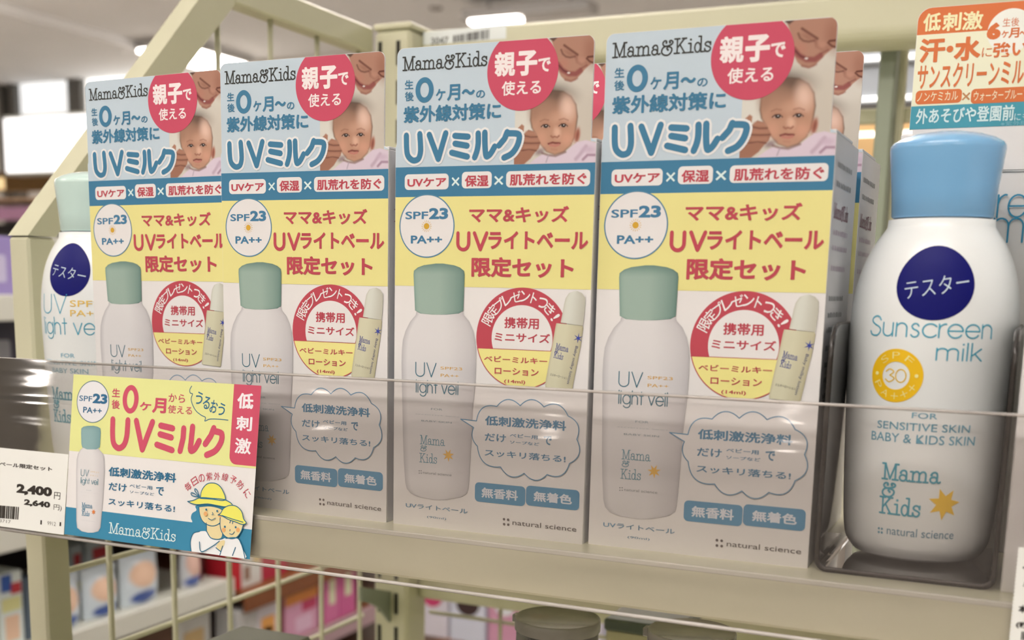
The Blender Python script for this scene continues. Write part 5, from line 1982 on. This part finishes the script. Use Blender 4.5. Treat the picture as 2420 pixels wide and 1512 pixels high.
def packet(y0, y1, z0, z1, base, patches, label, group, cat='box', dx=-.03, dep=.05, name='product_box'):
    e = empty(name, (XG + dx, (y0 + y1) / 2, z0))
    MB().box((-dep, -(y1 - y0) / 2, .0003), (0, (y1 - y0) / 2, z1 - z0), .001).build('box_body', ink(*base), e)
    for a_, b_, c_, d_, col in patches:
        fl = Flat()
        fl.poly(rrect(-(y1 - y0) / 2 + a_ * (y1 - y0), b_ * (z1 - z0), -(y1 - y0) / 2 + c_ * (y1 - y0), d_ * (z1 - z0), .1 * min((c_ - a_) * (y1 - y0), (d_ - b_) * (z1 - z0))))
        fl.build('label_patch', ink(*col), e, lambda p: (.0004, p[0], p[1]))
    tag(e, label, cat, group)
    return e


PEACH, BLUE2 = (232, 188, 158), (64, 88, 160)
GP = 'baby food pouches on the gondola'
sp_peach = [(.5, .62, .36, .26, PEACH), (.5, .16, .34, .13, BLUE2)]
for i, (u0, u1, vt, vb) in enumerate(((105, 188, 1372, 1500), (196, 276, 1348, 1480), (284, 372, 1310, 1440))):
    y0, y1 = G(u0, vb, -.035)[0], G(u1, vb, -.035)[0]
    z1 = G((u0 + u1) / 2, vt, -.035)[1]
    pouch(y0, y1, zA, z1, (222, 222, 226), sp_peach, ('white food pouch with peach and blue ovals behind the rack front post', 'white food pouch with peach and blue ovals beside the rack post', 'white food pouch with peach and blue ovals next to a dark gap on the gondola')[i], GP)
y0, y1 = G(428, 1400, -.035)[0], G(468, 1385, -.035)[0]
pouch(y0, y1, zA, G(448, 1290, -.035)[1], (222, 214, 214), [(.5, .6, .4, .35, (224, 178, 160)), (.5, .15, .45, .14, (86, 104, 170))], 'white food pouch beyond the dark gap on the gondola', GP)
for u0, u1, vt, base, pt, lb in ((-70, -2, 1352, (214, 204, 150), [(.1, .72, .9, .95, (60, 90, 160)), (.1, .3, .9, .6, (232, 214, 190))], 'yellow pack with blue top on the gondola left of the rack post'), (2, 62, 1350, (224, 222, 214), [(.1, .75, .55, .98, (60, 90, 160)), (.5, .7, .95, .85, (196, 64, 70)), (.2, .08, .8, .42, PEACH), (.1, .48, .9, .66, (226, 214, 150))], 'white pack with blue, red and peach patches left of the rack post'), (64, 100, 1362, (92, 100, 112), [(.2, .2, .8, .8, (120, 126, 136))], 'slate-grey pack beside the rack post')):
    y0, y1 = G(u0, 1500, -.03)[0], G(u1, 1490, -.03)[0]
    packet(y0, y1 - .003, zA, G((u0 + u1) / 2, vt, -.03)[1], base, pt, lb, 'gondola boxes', dx=-.03)
# back-row packs with red seals
for i, (u0, u1, vt) in enumerate(((168, 196, 1288), (205, 266, 1272))):
    y0, y1 = G(u0, 1360, -.14)[0], G(u1, 1340, -.14)[0]
    packet(y0, y1, zA, G((u0 + u1) / 2, vt, -.14)[1], (206, 206, 206), [(.25, .62, .85, .84, (200, 60, 64)), (.1, .1, .9, .3, (214, 202, 160))], ('pale pack with a red seal in the back row by the rack post', 'wide pale pack with a red seal in the back row of the gondola')[i], 'back-row packs', dx=-.14)
y0, y1 = G(478, 1370, -.04)[0], yA1 - .03
packet(y0, y1, zA, G(515, 1290, -.04)[1], (150, 50, 62), [(.1, .1, .9, .4, (176, 84, 104)), (.35, .5, .8, .75, (190, 120, 80))], 'dark red box at the far end of the grey gondola', 'gondola boxes', dx=-.04)
# lower level: striped white packs and a brown box
zL2 = LEVELS[0]
yy = yA0 + .02
rs = random.Random(11)
cols = [((214, 206, 198), [(.0, .55, 1, .7, (176, 72, 84)), (.1, .3, .9, .42, (70, 124, 176))], 'red-and-blue striped pack'), ((96, 66, 50), [(.2, .2, .8, .7, (130, 96, 70))], 'brown box'), ((206, 196, 186), [(.2, .4, .8, .8, (206, 170, 120)), (.1, .1, .9, .25, (70, 124, 176))], 'white pack with tan window')]
places = ['on the low gondola shelf, nearest the front post', 'on the low gondola shelf, second from the aisle end', 'on the low gondola shelf, third from the aisle end', 'on the low gondola shelf, fourth from the aisle end', 'on the low gondola shelf, fifth from the aisle end', 'on the low gondola shelf, sixth from the aisle end', 'on the low gondola shelf, seventh from the aisle end', 'on the low gondola shelf, eighth from the aisle end', 'on the low gondola shelf, ninth from the aisle end', 'on the low gondola shelf, last from the aisle end']
i = 0
while yy + .09 < yA1 - .02 and i < 10:
    wd = rs.uniform(.07, .1)
    cb = cols[(i + 2) % 3]
    packet(yy, yy + wd, zL2, zL2 + rs.uniform(.10, .125), cb[0], cb[1], cb[2] + ' ' + places[i], 'packs on the low gondola shelf', dx=-.03)
    yy += wd + .006
    i += 1
# upper levels, seen left of the rack post
up = [(LEVELS[2], [((190, 60, 70), 'red box'), ((206, 200, 196), 'white box'), ((190, 70, 84), 'crimson box'), ((120, 116, 120), 'grey box')]),
      (LEVELS[3], [((70, 66, 76), 'dark violet box'), ((60, 58, 62), 'charcoal box'), ((120, 112, 84), 'olive box'), ((86, 80, 120), 'purple box')]),
      (LEVELS[4], [((150, 128, 176), 'lilac box'), ((120, 118, 60), 'olive-green box'), ((206, 150, 190), 'pink box'), ((176, 170, 180), 'pale violet box')])]
lvn = ['second gondola shelf', 'third gondola shelf', 'top gondola shelf']
for li, (z, lst) in enumerate(up):
    yy = .34
    for j in range(6):
        col, nm = lst[j % 4]
        wd = .095
        packet(yy, yy + wd, z, z + (.12, .115, .08)[li] * (1 - .12 * (j % 2)), col, [(.15, .25, .85, .7, mixc(col, (236, 226, 220), .5))], '%s on the %s, %s from the aisle end' % (nm, lvn[li], ('first', 'second', 'third', 'fourth', 'fifth', 'sixth')[j]), 'boxes on the upper gondola shelves')
        yy += wd + .005

# second gondola with brown wooden shelves further along
yB0, yB1 = yA1 + .03, 2.3
gon2 = empty('gondola', (XG, 1.9, FZ))


def g2(p):
    return (p[0] - XG, p[1] - 1.9, p[2] - FZ)


zB = G(620, 1385)[1]
zB2 = G(720, 1502)[1]
MB().box(g2((XG - .42, yB0, FZ)), g2((XG - .40, yB1, 0.15))).build('back_panel', mat('brown_back', (0.035, 0.015, 0.008), .7), gon2)
M_BSH = mat('brown_shelf', pc(128, 70, 36), .4, noise=.15, nscale=12)
for z in (zB2 - .18, zB2, zB, zB + .2, zB + .38):
    MB().box(g2((XG - .39, yB0, z - .014)), g2((XG - .001, yB1, z))).build('shelf_deck', M_BSH, gon2)
    MB().box(g2((XG, yB0, z - .036)), g2((XG + .006, yB1, z + .002)), .001).build('shelf_edge', M_BSH if z > zB2 + .01 else mat('mauve_rail', pc(176, 140, 142), .4), gon2)
for y in (yB0, yB1 - .02):
    MB().box(g2((XG - .399, y, FZ)), g2((XG - .36, y + .02, .15))).build('upright', M_GMET, gon2)
tag(gon2, 'gondola with brown wooden shelf edges beyond the grey one', 'gondola', 'gondolas')
row1 = [(562, 592, 1318, (196, 36, 48), [], 'plain bright red box on the brown shelf'), (594, 640, 1318, (226, 216, 206), [(.55, .3, .95, .7, (224, 196, 140)), (.1, .1, .4, .3, (150, 110, 90))], 'white box with yellow patch on the brown shelf'), (642, 700, 1318, (186, 52, 70), [(.1, .5, .9, .9, (226, 196, 200))], 'red box with pale label on the brown shelf'), (705, 760, 1318, (150, 90, 60), [(.2, .2, .8, .7, (206, 150, 90))], 'brown box with tan label on the brown shelf')]
for u0, u1, vt, col, pt, lb in row1:
    y0, y1 = G(u0, 1385)[0], G(u1, 1365)[0]
    packet(y0, y1, zB, zB + .13, col, pt, lb, 'boxes on the brown shelf', dx=-.02)
row2 = [(566, 612, (206, 196, 190), [(.2, .2, .8, .6, (170, 130, 110))], 'pale pouch with tan spot'), (614, 660, (222, 206, 206), [(.15, .1, .85, .7, (232, 160, 84)), (.3, .15, .7, .5, (240, 226, 216))], 'white pack with orange ring'), (662, 676, (120, 44, 52), [], 'narrow dark red pack'), (678, 756, (214, 150, 172), [(.0, .72, 1, 1, (222, 136, 70)), (.5, .5, .95, .72, (190, 64, 96)), (.3, .1, .8, .42, (226, 180, 196))], 'pink pack with orange top'), (772, 806, (210, 110, 150), [(.3, .35, .7, .9, (222, 216, 176))], 'pink pack with green leaf drop'), (808, 845, (206, 96, 142), [(.3, .4, .7, .95, (222, 216, 176))], 'rose pack with pale drop')]
for u0, u1, col, pt, lb in row2:
    y0, y1 = G(u0, 1450)[0], G(u1, 1450)[0]
    packet(y0, y1, zB2, zB2 + (G(720, 1388)[1] - zB2) * (1 if u0 < 770 else 1.12), col, pt, lb + ' below the brown shelf', 'packs below the brown shelf', dx=-.004)

# ================================================================== far things seen through the back and above
def far_box(name, u0, v0, u1, v1, y, dep, m, label, cat, parts=()):
    a_, b_ = on(u0, v1, 1, y), on(u1, v0, 1, y)
    e = empty(name, (a_[0], y, a_[2]))
    w_, h_ = b_[0] - a_[0], b_[2] - a_[2]
    MB().box((0, 0, 0), (w_, dep, h_), .001).build('panel', m, e)
    for nm, x0, z0, x1, z1, mm in parts:
        MB().box((x0 * w_, -.004, z0 * h_), (x1 * w_, 0, z1 * h_), .0005).build(nm, mm, e)
    tag(e, label, cat)
    return e


# rear gondola with pink packs, seen under the shelf through the wire back
YC = 1.30
zf = on(1120, 1520, 1, YC)[2]
rg = empty('gondola', (-0.2, YC + .2, FZ))
MB().box((-.32, .16, 0), (1.3, .18, 1.0)).build('back_panel', M_GMET, rg)
MB().box((-.32, -.2, zf - FZ - .02), (1.3, .159, zf - FZ)).build('shelf_deck', M_GMET, rg)
MB().box((-.32, -.205, zf - FZ - .05), (1.3, -.2005, zf - FZ), .001).build('price_rail', M_RAIL, rg)
tag(rg, 'grey gondola behind the rack with pink packs', 'gondola', 'gondolas')
rs = random.Random(21)
pk = [((226, 210, 214), (206, 70, 110)), ((222, 214, 222), (70, 50, 48)), ((214, 150, 170), (236, 226, 230)), ((230, 222, 226), (196, 60, 90))]
nmk = ['white pack with crimson patch', 'pale pack with dark brown patch', 'pink pack with white patch', 'white pack with red patch']
x = on(1010, 1450, 1, YC)[0] - .02
ordn = ['first', 'second', 'third', 'fourth', 'fifth', 'sixth', 'seventh', 'eighth', 'ninth', 'tenth', 'eleventh', 'twelfth']
for i in range(12):
    wd = rs.uniform(.055, .07)
    hh = rs.uniform(.10, .14)
    e = empty('product_pack', (x, YC, zf))
    b_, c_ = pk[i % 4]
    MB().box((0, 0, .0003), (wd, .06, hh), .002).build('pack_body', ink(*b_), e)
    Flat().disc((wd * .5, hh * .55), wd * .33, 20).build('label_patch', ink(*c_), e, lambda p: (p[0], -.0005, p[1]))
    tag(e, nmk[i % 4] + ' on the rear gondola, ' + ordn[i] + ' from the slotted post', 'pack', 'packs on the rear gondola')
    x += wd + .004

# back wall display seen right of the cartons: grey panels, lit strips, orange board
YD = 1.75
M_STRIP = mat('lit_strip', (1, 1, 1), .4, emis=(1, .95, .88), estr=2.6)
M_ORB = mat('orange_board', pc(226, 178, 120), .6)
M_GPAN = mat('grey_panel', pc(176, 174, 176), .5)
far_box('wall_display', 1990, 70, 2300, 262, YD, .03, M_GPAN, 'grey upper display panel with lit strips seen beyond the back beam', 'display', [('light_strip', 0, 1 - (132 - 70) / 192, 1, 1 - (124 - 70) / 192, M_STRIP), ('dark_strip', 0, 1 - (148 - 70) / 192, 1, 1 - (140 - 70) / 192, M_POST), ('light_strip', 0, 1 - (238 - 70) / 192, 1, 1 - (230 - 70) / 192, M_STRIP), ('dark_strip', 0, 0.02, 1, .09, M_POST)])
far_box('wall_display', 1990, 263, 2300, 600, YD, .03, M_ORB, 'orange lower display board with a white lit strip beyond the back rail', 'display', [('light_strip', 0, 1 - (313 - 263) / 337, 1, 1 - (303 - 263) / 337, M_STRIP)])

# hanging white light-box sign and brown fascia beyond the left aisle
YE = 3.0
M_SIGN = mat('sign_face', (1, 1, 1), .4, emis=(1, .98, .98), estr=1.6)
a_, b_ = on(17, 408, 1, YE), on(330, 262, 1, YE)
sg = empty('light_box_sign', (a_[0], YE, a_[2]))
w_, h_ = b_[0] - a_[0], b_[2] - a_[2]
MB().box((-.01, .0005, -.01), (w_ + .01, .08, h_ + .01), .002).build('case', M_GMET, sg)
MB().box((0, -.004, 0), (w_, 0, h_)).build('lit_face', M_SIGN, sg)
fl = Flat()
for cx_, cy_, rr4 in ((.36, .62, .012), (.352, .52, .016), (.66, .72, .012), (.645, .62, .018), (.55, .5, .008)):
    fl.disc((cx_ * w_, cy_ * h_), rr4, 10, rr4 * 1.5)
fl.build('faint_mark', mat('faint_grey', (.6, .6, .64), .5, emis=(.75, .75, .8), estr=.9), sg, lambda p: (p[0], -.0046 - lv(p), p[1]))
MB().box((w_ * .3, .0805, h_ * .2), (w_ * .7, .249, h_ * .5)).build('wall_bracket', M_LAMPHOUSE, sg)
tag(sg, 'white glowing light-box sign hanging beyond the slanted rack bar', 'sign')
far_box('fascia_board', -400, 395, 330, 462, 3.25, .04, M_WOOD, 'brown wooden fascia board behind the light-box sign', 'board', [('gold_lamp', .575, .1, .6, .7, mat('gold_globe', (.8, .6, .3), .3, emis=(1, .75, .4), estr=.8))])
far_box('shelf_fascia', -400, 462, 330, 482, 3.30, .3, mat('peach_board', pc(232, 190, 140), .5), 'peach-lit shelf fascia under the brown board', 'board')  # peach light of the lit shelf is put into this colour
far_box('pink_banner', -400, 488, 72, 524, 3.28, .02, ink(232, 168, 200), 'pink product banner below the peach fascia', 'banner')
far_box('display_stand', -400, 526, 330, 1100, 3.35, .4, M_GBACK, 'dark display stand far across the aisle', 'stand')
# glowing panels added for the brightly lit wall beside the dark posts
M_WALLGLOW = mat('lit_panel', (1, 1, 1), .4, emis=(1, .98, .93), estr=1.4)
for i, (u0, u1) in enumerate(((45, 165), (199, 420))):
    a_, b_ = on(u0, 300, 1, Y1 - .03), on(u1, 186 - i * 12, 1, Y1 - .03)
    o_ = MB().box((a_[0], Y1 - .03, a_[2]), (b_[0], Y1 - .001, b_[2])).build('window_%d' % (i + 1), M_WALLGLOW if i else mat('lit_panel_soft', (1, 1, 1), .4, emis=(.95, .98, 1), estr=.8))
    tag(o_, kind='structure')
